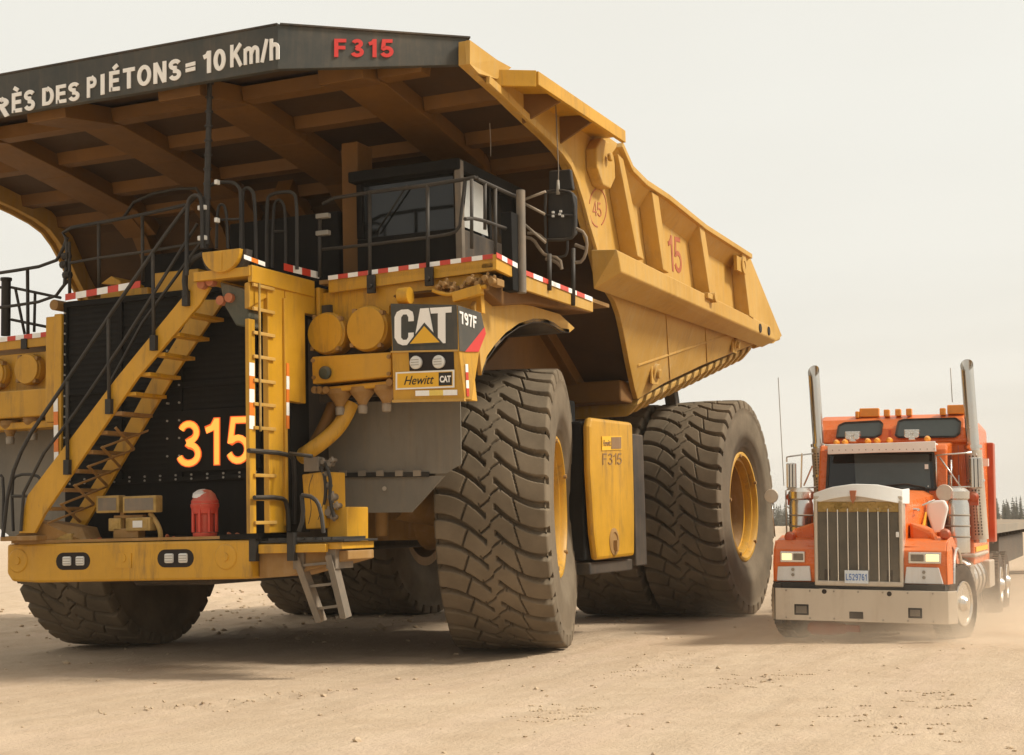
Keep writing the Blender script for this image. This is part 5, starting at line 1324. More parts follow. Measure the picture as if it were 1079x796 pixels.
# bumper
m = MB(); zb, zt = .295, .72
pts = [(CX-1.19, .22), (CX-1.10, .02), (CX-.9, 0), (CX+.95, 0), (CX+1.16, .03), (CX+1.25, .25)]
m.prism([V((x, y, zb)) for x, y in pts]+[V((x, y+.03, zb)) for x, y in reversed(pts)], (0, 0, zt-zb))
bum = sp(m, 'bumper', 'chrome_dusty', bevel=.01)
m = MB()
for px, py in ((868.5, 623.5), (937, 626)): k = OY(px, py, -.003); m.cyl(k+V((0, -.004, 0)), k+V((0, .01, 0)), .032, n=14)
a, b = OY(895, 652, -.004), OY(909.5, 645, -.004); m.box(a.x, b.x, -.006, .01, a.z, b.z)
m.build('bumper_holes', 'interior', bum)['kind'] = 'stuff'
for x0, x1, y0, y1 in ((837, 852, 637, 648), (957, 971.5, 641, 651.5)):
    a, b = OY(x0, y1, -.004), OY(x1, y0, -.004); m = MB(); m.box(a.x, b.x, -.008, .01, a.z, b.z); f = m.build('fog_lamp', 'black', bum, bevel=.008)
    m = MB(); w_ = (b.x-a.x)/2; m.box(a.x+.025, b.x-.025, -.014, -.007, a.z+.025, b.z-.025); m.build('lens', 'steel_grey', f)
m = MB(); a = OY(816, 657, .02); b = OY(823, 615, .02); m.box(a.x, b.x, .03, .3, a.z, b.z); sp(m, 'rubber_flap', 'black', bevel=.01)
m = MB(); m.box(CX-1.1, CX+1.12, .06, .5, .722, .80); sp(m, 'bumper_step', 'black')
# grille
GY = .10
ga, gb = OY(858, 613, GY), OY(951, 533, GY)
m = MB(); gx0, gx1, gz0, gz1 = CX-.575, CX+.595, .81, 1.90
fw = .05
m.box(gx0, gx0+fw, GY-.05, GY+.25, gz0, gz1); m.box(gx1-fw, gx1, GY-.05, GY+.25, gz0, gz1); m.box(gx0, gx1, GY-.052, GY+.2, gz0-.05, gz0+.02); m.box(gx0, gx1, GY-.03, GY+.25, gz1-.02, gz1+.06)
surround = sp(m, 'grille_surround', 'chrome_dusty', bevel=.015)
m = MB(); m.box(gx0+fw, gx1-fw, GY, GY+.1, gz0+.02, 1.745); g_ = m.build('grille_mesh', 'grille_mesh', surround)
for i in range(1, 8):
    x = gx0+fw+(gx1-gx0-2*fw)*i/8; m = MB(); m.box(x-.007, x+.007, GY-.035, GY-.001, gz0+.02, 1.79); m.build('grille_bar', 'chrome', surround)
m = MB()
for i in range(60):
    z = gz0+.03+i*.0118*1.3
    if z < 1.735: m.box(gx0+fw, gx1-fw, GY-.006, GY-.0005, z, z+.004)
m.build('mesh_wires', 'steel_grey', surround)['kind'] = 'stuff'
m = MB(); m.box(gx0+fw+.002, gx1-fw-.002, GY-.02, GY+.06, 1.748, 1.88)
for i in range(60):
    x = random.uniform(gx0+.08, gx1-.08); z = random.uniform(1.76, 1.87); r = random.uniform(.01, .028); m.box(x-r, x+r, GY-.025-r*.5, GY, z-r*.6, z+r*.6)
sp(m, 'dried_mud', 'mud_yellow', surround)['kind'] = 'stuff'
k = OY(945.5, 563.5, GY-.06); m = MB(); m.box(k.x-.02, k.x+.02, GY-.06, GY-.05, k.z-.035, k.z+.035); m.build('small_badge', 'white', surround, bevel=.006)
# white bug shield, wrapping the hood nose
m = MB(); top_ = [(857.5, 520), (875, 513.5), (899.5, 510), (925, 510.8), (951, 516)]; bot_ = [(951.5, 531), (946.5, 530.5), (921, 526), (899.5, 522.5), (880, 525), (863, 529), (857, 528)]
yy = lambda px: .02+.10*((px-904)/47)**2
P1 = [OY(x, y, yy(x)-.02) for x, y in top_]; P2 = [OY(x, y, yy(x)-.05) for x, y in bot_]
NS = 14
def _ip(pl, px):
    pl = sorted(pl)
    for (x0, y0), (x1, y1) in zip(pl[:-1], pl[1:]):
        if x0 <= px <= x1: return y0+(y1-y0)*(px-x0)/max(.01, x1-x0)
    return pl[-1][1] if px > pl[-1][0] else pl[0][1]
tv, bv = [], []
for i in range(NS+1):
    px = 857+94.5*i/NS; k_ = (px-904)/47
    tv.append(OY(px, _ip(top_, px), .02+.10*k_*k_)); bv.append(OY(px, _ip(bot_, px), -.03+.10*k_*k_))
vs = tv+bv+[p+V((0, .04, 0)) for p in tv]+[p+V((0, .04, 0)) for p in bv]; q = NS+1; fs = []
for i in range(NS):
    fs += [(i, i+1, q+i+1, q+i), (2*q+i, 3*q+i, 3*q+i+1, 2*q+i+1), (i, 2*q+i, 2*q+i+1, i+1), (q+i, q+i+1, 3*q+i+1, 3*q+i)]
fs += [(0, q, 3*q, 2*q), (q-1, 3*q-1, 4*q-1, 2*q-1)]
m.add(vs, fs, True); P1 = tv; P2 = list(reversed(bv))
m.prism([P1[0], P2[-1], P2[-1]+V((-.02, .5, 0)), P1[0]+V((-.02, .5, .02))], (.03, 0, 0)); m.prism([P1[-1], P2[0], P2[0]+V((.02, .5, 0)), P1[-1]+V((.02, .5, .02))], (-.03, 0, 0))
sh = sp(m, 'bug_shield', 'white', bevel=.008)
m = MB(); m.prism(OYs([(895, 517), (902, 517), (901, 526), (898.5, 531), (896, 526)], -.04), (0, .04, 0)); m.build('emblem', 'faded_red', sh, bevel=.005)
m = MB(); a, b = OY(890, 614.8, GY-.09), OY(914.8, 601.5, GY-.09); m.box(a.x, b.x, GY-.09, GY-.08, a.z, b.z); pl = sp(m, 'number_plate', 'number_plate', bevel=.004)
btext('plate_number', 'L529761', V((a.x+.02, GY-.092, a.z+.04)), V((b.x-.02, GY-.092, a.z+.04)), V((a.x+.02, GY-.092, b.z-.045)), 'plate_blue', pl, thick=.003, sw=.16, gap=.16)
# hood
m = MB()
sec = [(.14, .58, 1.93, .82), (.9, .63, 1.97, 1.0), (2.28, .79, 2.06, 1.1)]
rings = []
for (y, hw, zt_, zb_) in sec:
    rings.append([V((CX-hw, y, zb_)), V((CX-hw, y, zt_-.20)), V((CX-hw+.04, y, zt_-.07)), V((CX-hw+.16, y, zt_)), V((CX, y, zt_+.035)), V((CX+hw-.16, y, zt_)), V((CX+hw-.04, y, zt_-.07)), V((CX+hw, y, zt_-.20)), V((CX+hw, y, zb_))])
n = 9; vs = [p for r_ in rings for p in r_]; fs = []
for i in range(2):
    for j in range(n-1): a = i*n+j; fs.append((a, a+1, a+n+1, a+n))
fs += [tuple(range(n-1, -1, -1)), tuple(range(2*n, 3*n))]
m.add(vs, fs, True); hood = sp(m, 'hood', 'orange')
m = MB(); m.prism(OYs([(968, 530), (975, 528), (983, 560), (986, 584), (974, 584), (968, 556)], .75), (0, .02, 0)); 
m = MB(); k = CX+.665
m.prism([V((CX+.70, 1.25, 1.55)), V((CX+.72, 1.45, 1.75)), V((CX+.69, 1.2, 1.2)), V((CX+.68, 1.05, 1.1))], (.02, 0, 0)); m.build('hood_flash', 'logo_yellow', hood)
# fenders with headlights and white guards
for s in (-1, 1):
    FX0, FX1 = (.56, 1.13)
    m = MB(); c_ = CX
    # arch swept in x: profile in y,z
    arcp = []
    wy, wz, rr = 1.0, .56, .70
    for i in range(13):
        a = math.radians(-25+i*(205/12)); arcp.append((wy-rr*1.02*math.cos(a), wz+rr*math.sin(a)*1.0))
    out = [(.14, .80), (.12, 1.05), (.16, 1.24), (.30, 1.36), (.62, 1.42), (1.05, 1.41), (1.4, 1.30), (1.68, 1.08), (1.78, .82)]
    inn = [(1.66, .80), (1.56, .98), (1.34, 1.18), (1.0, 1.28), (.68, 1.22), (.48, 1.05), (.40, .82)]
    prof_ = out+inn
    xa, xb = c_+s*FX0, c_+s*FX1
    m.prism([V((xa, y, z)) for y, z in prof_], (xb-xa, 0, 0))
    m.prism([V((c_+s*(FX1), .14, .80)), V((c_+s*(FX1), .12, 1.05)), V((c_+s*(FX1), .16, 1.24)), V((c_+s*FX1, .3, 1.36)), V((c_+s*(FX1+.04), .4, 1.25)), V((c_+s*(FX1+.04), .38, .8))], (s*.02, 0, 0))
    fen = sp(m, 'fender', 'orange', bevel=.04)
    # housing between fender and hood
    m = MB(); m.prism([V((c_+s*.59, .20, 1.30)), V((c_+s*1.0, .26, 1.30)), V((c_+s*.9, .5, 1.50)), V((c_+s*.62, .5, 1.62)), V((c_+s*.62, 1.9, 1.6)), V((c_+s*1.0, 1.6, 1.3))], (0, 0, -.25)); m.build('fender_top', 'orange', fen, bevel=.05)
    if s < 0: hb = (822, 848, 581.5, 592.5); wg = [(818.5, 612), (819.5, 597), (853, 596.5), (854.5, 612.5)]
    else: hb = (957, 991.5, 582.5, 594); wg = [(953, 615), (955, 597.5), (989, 598.5), (994, 616)]
    fy = .09
    a, b = OY(hb[0], hb[3], fy), OY(hb[1], hb[2], fy)
    m = MB(); m.box(a.x, b.x, fy-.01, fy+.09, a.z, b.z); hs = m.build('headlight', 'chrome', fen, bevel=.012)
    w_ = (b.x-a.x)
    for q, lit in (((.08, .48), s < 0), ((.54, .94), s > 0)):
        m = MB(); m.box(a.x+w_*q[0], a.x+w_*q[1], fy-.022, fy, a.z+.03, b.z-.025); m.build('lamp', 'lens_lit' if lit else 'steel_grey', hs, bevel=.008)
    m = MB(); m.prism(OYs(wg, fy), (0, .05, 0)); g2 = m.build('mud_guard', 'white_dirty', fen, bevel=.008)
    k = OY(835.5, 603, fy-.004) if s < 0 else OY(973.5, 606, fy-.004)
    m = MB(); m.cyl(k+V((0, 0, .035)), k+V((0, -.012, .035)), .022, n=12); m.cyl(k+V((0, 0, -.035)), k+V((0, -.012, -.035)), .022, n=12); m.build('guard_badge', 'galv', g2)['kind'] = 'stuff'
    k = OY(832.5, 566, .35) if s < 0 else OY(996, 563, .45)
    m = MB(); m.lathe(k+V((0, .06, 0)), (0, -1, 0), [(0, .07), (.08, .075), (.11, .05), (.12, 0)], 16); m.cyl(k+V((0, 0.02, -.2)), k+V((0, .02, -.05)), .03, n=8); m.build('turn_lamp', 'orange_dark', fen)
# chrome lip on the visible arch
m = MB()
lip = [(.48, .80), (.52, 1.0), (.70, 1.20), (1.0, 1.27), (1.32, 1.18), (1.55, .98), (1.66, .78)]
m.tube([V((CX+1.185, y, z)) for y, z in lip], .022, 8, smooth_path=1); sp(m, 'arch_trim', 'chrome')
m = MB(); m.tube([V((CX-1.185, y, z)) for y, z in lip], .022, 8, smooth_path=1); sp(m, 'arch_trim', 'chrome')
# cab with windscreen
m = MB(); hw = .93
cabp = [(2.24, 1.0), (2.24, 2.06), (2.42, 2.66), (2.50, 2.74), (3.28, 2.80), (3.28, .95)]
m.prism([V((CX-hw, y, z)) for y, z in cabp], (2*hw, 0, 0)); ocab = sp(m, 'cab', 'orange', bevel=.03)
ws = [OY(871.5, 516, 2.235), OY(986, 516, 2.235), OY(983.5, 477, 2.40), OY(873.5, 477.5, 2.40)]
m = MB(); m.prism([p+V((0, -.012, 0)) for p in ws], (0, .01, 0)); wsc = m.build('windscreen', 'glass_dark', ocab)
m = MB(); wsi = [OY(902, 515, 2.215), OY(981, 515, 2.215), OY(979, 479, 2.38), OY(900, 479, 2.38)]; m.prism([p+V((0, -.004, 0)) for p in wsi], (0, .003, 0)); m.build('screen_sheen', 'glass_grey', wsc)  # sheen painted as a greyer sheet over part of the screen
m = MB(); 
for a, b in ((0, 1), (1, 2), (2, 3), (3, 0)): m.beam(ws[a]+V((0, -.02, 0)), ws[b]+V((0, -.02, 0)), .035, .03, up=(0, -1, 0))
m.build('screen_seal', 'black', ocab)
m = MB(); k = OY(976.5, 492, 2.3); m.box(k.x-.025, k.x+.025, k.y-.03, k.y-.02, k.z-.035, k.z+.035); m.build('sticker', 'white', wsc)
srail('wiper', [OYs([(905, 516), (925, 511.5), (948, 514)], 2.19), OYs([(925, 513), (955, 510), (975, 514)], 2.19)], .012, 'black', 0, ocab)
m = MB(); m.prism(OYs([(872, 468.5), (930, 467), (985.5, 465), (986.5, 476), (930, 477), (872, 479)], 2.14), (0, .03, .0)); m.box(CX-.8, CX+.8, 2.17, 2.45, 2.72, 2.745); sp(m, 'sun_visor', 'white', bevel=.008)
# side window and door
m = MB(); m.prism([V((CX+hw+.002, 2.36, 2.08)), V((CX+hw+.002, 3.05, 2.06)), V((CX+hw+.002, 3.05, 2.60)), V((CX+hw+.002, 2.48, 2.58))], (.008, 0, 0)); sp(m, 'door_window', 'glass_dark', ocab)
m = MB(); m.box(CX+hw+.001, CX+hw+.012, 2.32, 3.12, 1.02, 2.03); m.box(CX+hw+.012, CX+hw+.05, 2.9, 3.05, 1.9, 1.94); sp(m, 'door', 'orange_dark', ocab, bevel=.006)
srail('grab_handle', [[V((CX+hw+.08, 3.18, 1.2)), V((CX+hw+.08, 3.18, 2.3))]], .014, 'chrome', 0, ocab); srail('grab_handle', [[V((CX+hw+.06, 2.26, 2.1)), V((CX+hw+.06, 2.36, 2.5))]], .014, 'chrome', 0, ocab)
# sleeper
hs = 1.20
m = MB(); slp = [(3.30, .95), (3.30, 2.78), (3.24, 2.80), (3.30, 3.02), (3.42, 3.17), (3.62, 3.24), (5.85, 3.22), (5.90, 3.1), (5.90, .95)]
def ringx(x, k): return [V((x, y, z if z < 2.7 else 2.7+(z-2.7)*k)) for y, z in slp]
rg = [ringx(CX-hs, .72), ringx(CX-hs+.12, 1), ringx(CX+hs-.12, 1.02), ringx(CX+hs, .74)]
n = len(slp); vs = [p for r_ in rg for p in r_]; fs = [tuple(range(n)), tuple(reversed(range(3*n, 4*n)))]
for i in range(3):
    for j in range(n): fs.append((i*n+j, i*n+(j+1) % n, (i+1)*n+(j+1) % n, (i+1)*n+j))
m.add(vs, fs); sl = sp(m, 'sleeper', 'orange', bevel=.03)
for q in ([(882, 461.5), (884, 449), (890, 446), (927, 444), (930, 447), (928, 458), (922, 461)], [(944, 459), (947, 444.5), (953, 442.5), (1007, 441), (1012, 445), (1011, 457), (1006, 460.5), (947, 461)]):
    pA_, pB_, pC_ = OY(900, 461, 3.235), OY(1000, 461, 3.235), V((CX, 3.30, 3.02))
    nrm = (pB_-pA_).cross(pC_-pA_)
    out = []
    for x, y in q:
        d = TMI.to_3x3() @ (FW + RT*((x-PW/2)/FPX) - UP*((y-PH/2)/FPX)); out.append(TO + d*((pA_-TO).dot(nrm)/d.dot(nrm)))
    m = MB(); m.prism([p+V((0, -.014, 0)) for p in out], (0, .012, 0)); w1 = m.build('sleeper_window', 'glass_grey', sl)
    m = MB()
    for a, b in zip(out, out[1:]+out[:1]): m.beam(a+V((0, -.018, 0)), b+V((0, -.018, 0)), .03, .012, up=(0, -1, 0))
    m.build('window_seal', 'black', w1)
m = MB(); m.prism([V((CX+hs+.002, 3.9, 2.0)), V((CX+hs+.002, 4.6, 2.0)), V((CX+hs+.002, 4.6, 2.45)), V((CX+hs+.002, 3.9, 2.45))], (.01, 0, 0)); m.build('sleeper_side_window', 'glass_dark', sl)
for s in (1, -1): m = MB(); m.box(CX+s*(hs-.06), CX+s*(hs+.10), 5.905, 6.25, 1.25, 2.9); m.build('side_extender', 'orange_dark', sl, bevel=.02)
m = MB(); m.box(CX+hs+.002, CX+hs+.02, 3.4, 5.4, 1.15, 1.22); m.build('side_stripe', 'logo_yellow', sl)
# roof lights
for x0, x1, y0, y1, Y in ((905.5, 926, 430, 437, 3.5), (998, 1016, 426.5, 434, 3.5), (931, 937, 431.5, 436.5, 3.45), (943, 949, 431, 436, 3.45), (954.5, 960.5, 430.5, 435.5, 3.45), (901, 905, 433.5, 438, 3.45), (990, 996, 430, 435, 3.45)):
    a, b = OY(x0, y1, Y), OY(x1, y0, Y); m = MB(); m.box(a.x, b.x, Y, Y+.12, a.z-.04, b.z); sp(m, 'roof_light', 'amber', sl, bevel=.015)
for px, py in ((881, 467), (890, 466.5), (914, 465.5), (924, 465), (937, 464.5), (977, 463)):
    k = OY(px, py, 2.45); m = MB(); m.lathe(k+V((0, .08, 0)), (0, -1, .1), [(0, .045), (.08, .045), (.12, .02), (.125, 0)], 12); sp(m, 'marker_light', 'amber', ocab)
for px, py in ((898, 459), (960.5, 457)):
    k = OY(px, py, 2.6); m = MB(); m.box(k.x-.11, k.x+.11, 2.6, 2.75, k.z+.0, k.z+.06); m.box(k.x-.05, k.x+.05, 2.6, 2.72, k.z-.10, k.z); m.cyl(k+V((-.06, -.02, -.02)), k+V((-.06, .2, -.02)), .05, .03, n=12); m.cyl(k+V((.06, -.02, -.02)), k+V((.06, .2, -.02)), .05, .03, n=12)
    sp(m, 'air_horn', 'chrome', ocab, bevel=.01)
# stacks with cut tips and perforated shields
for (tx, ty, bx, by, r) in ((858, 402, 869, 560, .088), (1019.5, 396, 1033, 572, .095)):
    a, b = OY(tx, ty, 3.2), OY(bx, by, 3.2); m = MB()
    m.cyl(b, a, r, n=20, cap=False)
    d = (a-b).normalized(); x_ = V((1, 0, 0)); e = a+d*.16
    n = 20; base = len(m.v)
    vs = [a+V((math.cos(2*math.pi*i/n)*r, math.sin(2*math.pi*i/n)*r, 0)) for i in range(n)]+[e+V((math.cos(2*math.pi*i/n)*r, math.sin(2*math.pi*i/n)*r, .10*math.sin(2*math.pi*i/n))) for i in range(n)]
    m.add(vs, [(i, (i+1) % n, n+(i+1) % n, n+i) for i in range(n)], True)
    st = sp(m, 'exhaust_stack', 'chrome')
    m = MB(); p = b.lerp(a, .02); q = b.lerp(a, .55); m.cyl(p, q, r+.03, n=20); 
    m.build('heat_shield', 'chrome_dusty', st)
    m = MB(); m.cyl(b.lerp(a, .56), b.lerp(a, .58), r+.035, n=20); m.cyl(b.lerp(a, .36), b.lerp(a, .375), r+.04, n=20); m.build('clamps', 'chrome', st)['kind'] = 'stuff'
    m = MB()
    for i in range(26):
        k = b.lerp(a, .05+i*.0185)
        for j in (-1, 0, 1): m.box(k.x+j*.045-.010, k.x+j*.045+.010, k.y-(r+.034) + abs(j)*.012, k.y-(r+.02)+abs(j)*.012, k.z-.012, k.z+.012)
    m.build('shield_slots', 'interior', st)['kind'] = 'stuff'
# mirrors, bracket rods, round mirrors
def mirror(x0, x1, y0, y1, Y, rods, rnd=None):
    mr = bpy.data.objects.new('mirror', None); link(mr, semi)
    a, b = OY(x0, y1, Y), OY(x1, y0, Y); m = MB(); m.box(a.x, b.x, Y, Y+.06, a.z, b.z); h_ = m.build('mirror_head', 'chrome', mr, bevel=.02)
    m = MB(); w_ = b.x-a.x
    for q in (.3, .62): m.box(a.x+w_*q, a.x+w_*q+.012, Y-.003, Y+.002, a.z+.02, b.z-.02)
    m.build('head_groove', 'interior', h_)
    srail('bracket', [OYs(p, Y+.03) for p in rods], .012, 'chrome', 0, mr)
    return mr
mirror(828.5, 838.5, 488, 515, 2.2, [[(829, 487), (829, 482), (833, 481), (857, 478)], [(829, 516), (860, 513.5)], [(845, 478), (844, 514)], [(856, 491), (847, 512)], [(833, 516), (828, 517), (829, 565)], [(828, 533), (846, 546)]])
mirror(1022.5, 1034.5, 482, 515, 2.2, [[(986, 480), (987, 512)], [(986, 480), (1024, 477)], [(1030, 481), (1028, 478)], [(990, 482), (1012, 513)], [(984, 514), (1030, 513)], [(1029, 515), (1031, 550)], [(978, 512), (978, 566)]])
for px, py, r in ((812.5, 523, .105), (995, 519.5, .12)):
    k = OY(px, py, 1.9 if px < 900 else 1.8); m = MB(); m.lathe(k+V((0, .05, 0)), (0, -1, 0), [(-.04, .03), (0, r*.8), (.03, r), (.045, r*.94), (.05, 0)], 24); f = sp(m, 'round_mirror', 'chrome_dusty')
    m = MB(); m.tube([k+V((0, .02, -.05)), k+V((.05 if px < 900 else -.05, 0, -.6))], .012, 6); m.build('mirror_stalk', 'chrome', f)
for px, py in ((834, 524), (1026, 524)):
    k = OY(px, py, 2.2); m = MB(); m.lathe(k+V((0, .06, 0)), (0, -1, 0), [(0, .07), (.07, .075), (.10, .04), (.105, 0)], 14); m.box(k.x-.06, k.x+.06, k.y, k.y+.08, k.z-.12, k.z+.02); sp(m, 'cab_marker', 'orange_dark')
# chrome air cleaners on the cowl, each side
for (px, s) in ((1008, 1), (843, -1)):
    a, b = OY(px, 584, 1.85), OY(px, 527, 1.85); m = MB(); r = .175
    m.lathe((a.x, 1.98, a.z), (0, 0, 1), [(0, .12), (.02, r), (b.z-a.z-.06, r), (b.z-a.z, r*.9), (b.z-a.z+.02, r*1.06), (b.z-a.z+.12, r*1.06), (b.z-a.z+.17, r*.7), (b.z-a.z+.18, 0)], 28)
    ac = sp(m, 'air_cleaner', 'chrome')
    m = MB()
    for u in (.3, .5, .7): z = a.z+(b.z-a.z)*u; m.lathe((a.x, 1.98, z), (0, 0, 1), [(0, r+.002), (.006, r+.012), (.018, r+.012), (.024, r+.002)], 28)
    m.build('clamp_bands', 'galv', ac)['kind'] = 'stuff'
m = MB(); m.prism(OYs([(977, 528), (995, 527), (999, 535), (993, 560), (983, 562), (976, 540)], 1.5), (0, .12, 0)); sp(m, 'washer_bottle', 'white', bevel=.03)
srail('support_rod', [OYs([(950, 542), (985, 527)], 1.45)], .012)
# wheels
def small_wheel(x, y, s, steer=0, hub=True, width=.29, parent=None):
    m = MB(); R_ = .525
    m.lathe((0, 0, 0), (1, 0, 0), [(.0, .30), (width*.5-.02, .31), (width*.5, .36), (width*.52, .44), (width*.47, .50), (width*.42, R_), (-width*.42, R_), (-width*.47, .50), (-width*.5, .36), (-width*.5, .30)], 40)
    for i in range(48):
        a = 2*math.pi*i/48; c = V((0, math.cos(a)*R_, math.sin(a)*R_)); t_ = V((0, -math.sin(a), math.cos(a)))
        for j in (-1, 1): m.beam(c+V((j*.03, 0, 0)), c+V((j*.125, 0, 0))+t_*.012*j, .035, .018, up=(0, math.cos(a), math.sin(a)))
    o = m.build('wheel', 'rubber_small', semi)
    o.location = (x, y, R_-.01); o.rotation_euler.z = (0 if s > 0 else math.pi)+steer
    m = MB(); m.lathe((0, 0, 0), (1, 0, 0), [(width*.5-.01, .305), (width*.5+.008, .30), (width*.5+.008, .285), (width*.5-.03, .27), (.06, .235), (.04, .18), (.07, .15), (.17 if hub else .05, .10), (.20 if hub else .04, .07), (.205 if hub else .04, 0)], 36)
    for i in range(10):
        a = 2*math.pi*i/10; m.cyl((.05, math.cos(a)*.165, math.sin(a)*.165), (.11, math.cos(a)*.165, math.sin(a)*.165), .018, .012, n=8)
    rm = m.build('rim', 'chrome', o)
    m = MB()
    for i in range(10):
        a = 2*math.pi*(i+.5)/10; m.cyl((.062, math.cos(a)*.222, math.sin(a)*.222), (.070, math.cos(a)*.222, math.sin(a)*.222), .020, n=10)
    m.build('hand_holes', 'interior', rm)['kind'] = 'stuff'
    return o
small_wheel(CX+1.13, .98, 1, R(-15)); small_wheel(CX-1.02, .98, -1, R(-13))
for y in (6.75, 8.10):
    for s in (1, -1): small_wheel(CX+s*1.17, y, s); small_wheel(CX+s*.83, y, s, hub=False)
m = MB(); m.cyl((CX-.95, .98, .50), (CX+.95, .98, .50), .07, n=10); m.box(CX-.45, CX-.37, .1, 8.7, .72, .98); m.box(CX+.37, CX+.45, .1, 8.7, .72, .98); m.box(CX-.4, CX+.4, 2.2, 2.4, .6, 1.2); m.box(CX-.35, CX+.35, .6, 2.4, .55, 1.5)
m.cyl((CX-1.1, 6.75, .52), (CX+1.1, 6.75, .52), .12, n=12); m.cyl((CX-1.1, 8.10, .52), (CX+1.1, 8.10, .52), .12, n=12)
sp(m, 'frame', 'black')
m = MB(); k = OY(873, 662, .55); m.lathe(k+V((-.28, 0, 0)), (1, 0, 0), [(0, .05), (.05, .09), (.3, .10), (.5, .07), (.56, .03)], 16); m.box(k.x+.15, k.x+.42, .5, .6, k.z-.04, k.z+.05); sp(m, 'axle_end', 'orange_dark')
# fuel tank, steps, fairing, rear guard
m = MB(); m.lathe((CX+.95, 2.9, .74), (0, 1, 0), [(0, .0), (.0, .30), (.03, .325), (1.55, .325), (1.58, .30), (1.58, 0)], 32); ftk = sp(m, 'fuel_tank', 'chrome')
m = MB()
for y in (3.1, 3.7, 4.3): m.lathe((CX+.95, y, .74), (0, 1, 0), [(0, .326), (.01, .34), (.06, .34), (.07, .326)], 32)
m.build('tank_straps', 'steel_grey', ftk)['kind'] = 'stuff'
m = MB(); m.lathe((CX-.95, 2.9, .74), (0, 1, 0), [(0, .0), (.0, .30), (.03, .325), (1.55, .325), (1.58, .30), (1.58, 0)], 32); sp(m, 'fuel_tank', 'chrome')
m = MB(); m.box(CX+.75, CX+1.27, 2.2, 2.85, .42, .46); m.box(CX+.85, CX+1.24, 2.25, 2.8, .72, .98); sp(m, 'cab_step', 'galv', bevel=.01)
m = MB(); m.box(CX+.8, CX+1.25, 2.95, 5.2, 1.08, 1.13); m.box(CX+.7, CX+1.3, 4.75, 5.6, .55, .98); sp(m, 'step_box', 'chrome_dusty', bevel=.02)
m = MB(); m.lathe((CX+.70, 5.9, 1.12), (1, 0, 0), [(0, .0), (.0, .2), (.4, .2), (.4, 0)], 20); m.box(CX+.3, CX+1.0, 5.7, 6.0, 1.24, 1.28); sp(m, 'air_tank', 'chrome_dusty')
m = MB(); m.prism([V((CX+.2, 6.2, 1.06)), V((CX+.2, 8.1, 1.06)), V((CX+.2, 8.1, 1.16)), V((CX+.2, 6.2, 1.16))], (-.4, 0, 0)); sp(m, 'fifth_wheel', 'dark_steel')
srail('antenna', [OYs([(820, 398), (823, 455), (826, 512)], 2.4)], .006, 'galv'); srail('antenna', [OYs([(1001.5, 388), (1003.5, 424)], 3.4)], .006, 'galv')
m = MB(); m.box(CX+hs+.0, CX+hs+.10, 4.9, 5.0, 2.48, 2.6); sp(m, 'side_lamp', 'white')

# small hardware that a real tractor carries
m = MB(); m.box(CX-.012, CX+.012, .2, .9, 1.968, 1.985); m.box(CX-.012, CX+.012, .9, 2.25, 2.0, 2.02); hood_s = sp(m, 'hood_hinge', 'galv', hood)
for s in (1, -1):
    for i in range(5):
        m = MB(); y = 1.55+i*.10; x = CX+s*(.60+.165*(y-.14)/2.14+.035); m.box(x-.006, x+.012, y, y+.05, 1.45, 1.72); sp(m, 'hood_vent', 'interior', hood)
    m = MB(); m.cyl(V((CX+s*.62, .9, 1.78)), V((CX+s*.70, .9, 1.78)), .02, n=8); m.tube([V((CX+s*.69, .8, 1.76)), V((CX+s*.71, .9, 1.78)), V((CX+s*.69, 1.0, 1.76))], .012, 6); sp(m, 'hood_latch', 'chrome', hood)
m = MB()
for i in range(17): x = CX-.78+i*.0975; m.cyl(V((x, 2.139, 2.655)), V((x, 2.13, 2.655)), .008, n=6)
sp(m, 'visor_rivets', 'galv')['kind'] = 'stuff'
m = MB()
for i in range(7): x = CX-.95+i*.32; m.cyl(V((x, -.002, .69)), V((x, -.012, .69)), .012, n=8); m.cyl(V((x, -.002, .33)), V((x, -.012, .33)), .012, n=8)
m.build('bumper_bolts', 'galv', bum)['kind'] = 'stuff'
m = MB(); m.box(CX-.02, CX+.02, 3.235, 3.25, 2.80, 3.0)
for s in (1, -1): m.box(CX+s*1.0-.006, CX+s*1.0+.006, 3.292, 3.30, 1.9, 2.75)
sp(m, 'panel_seams', 'orange_dark', sl)['kind'] = 'stuff'
m = MB(); m.lathe((CX-.35, 2.9, 1.75), (0, 0, 1), [(0, .14), (.35, .17), (.5, .13), (.52, 0)], 16); m.box(CX+.15, CX+.6, 2.75, 2.9, 1.8, 2.45); sp(m, 'seat', 'interior', ocab)

# ------------------------------------------------------------------ flatbed trailer coupled behind it
tra = bpy.data.objects.new('flatbed_trailer', None); link(tra); tra.location = semi.location; tra.rotation_euler = semi.rotation_euler
tag(tra, 'pale flatbed trailer with black frame trailing behind the orange road tractor', 'trailer')
m = MB(); m.box(CX-1.2, CX+1.2, 6.9, 26.5, 1.40, 1.52); m.box(CX-1.24, CX+1.24, 6.85, 6.95, 1.36, 1.56); m.build('deck', 'steel_grey', tra, bevel=.01)
m = MB(); m.box(CX-1.0, CX+1.1, 9.2, 16.0, .75, 1.28); m.build('tool_box', 'dark_steel', tra, bevel=.02)
m = MB(); m.box(CX-1.15, CX+1.17, 6.97, 7.1, 1.2, 1.36); m.build('front_bolster', 'dark_steel', tra)
m = MB()
for s in (1, -1): m.box(CX+s*1.205, CX+s*1.245, 6.96, 26.5, 1.38, 1.53)
m.build('side_rail', 'galv', tra)
m = MB()
for s in (1, -1): m.box(CX+s*.45, CX+s*.57, 7.0, 26.4, 1.17, 1.395)
for i in range(21): m.box(CX-1.15, CX+1.15, 7.4+i*.88, 7.48+i*.88, 1.30, 1.395)
m.build('chassis', 'dark_steel', tra)
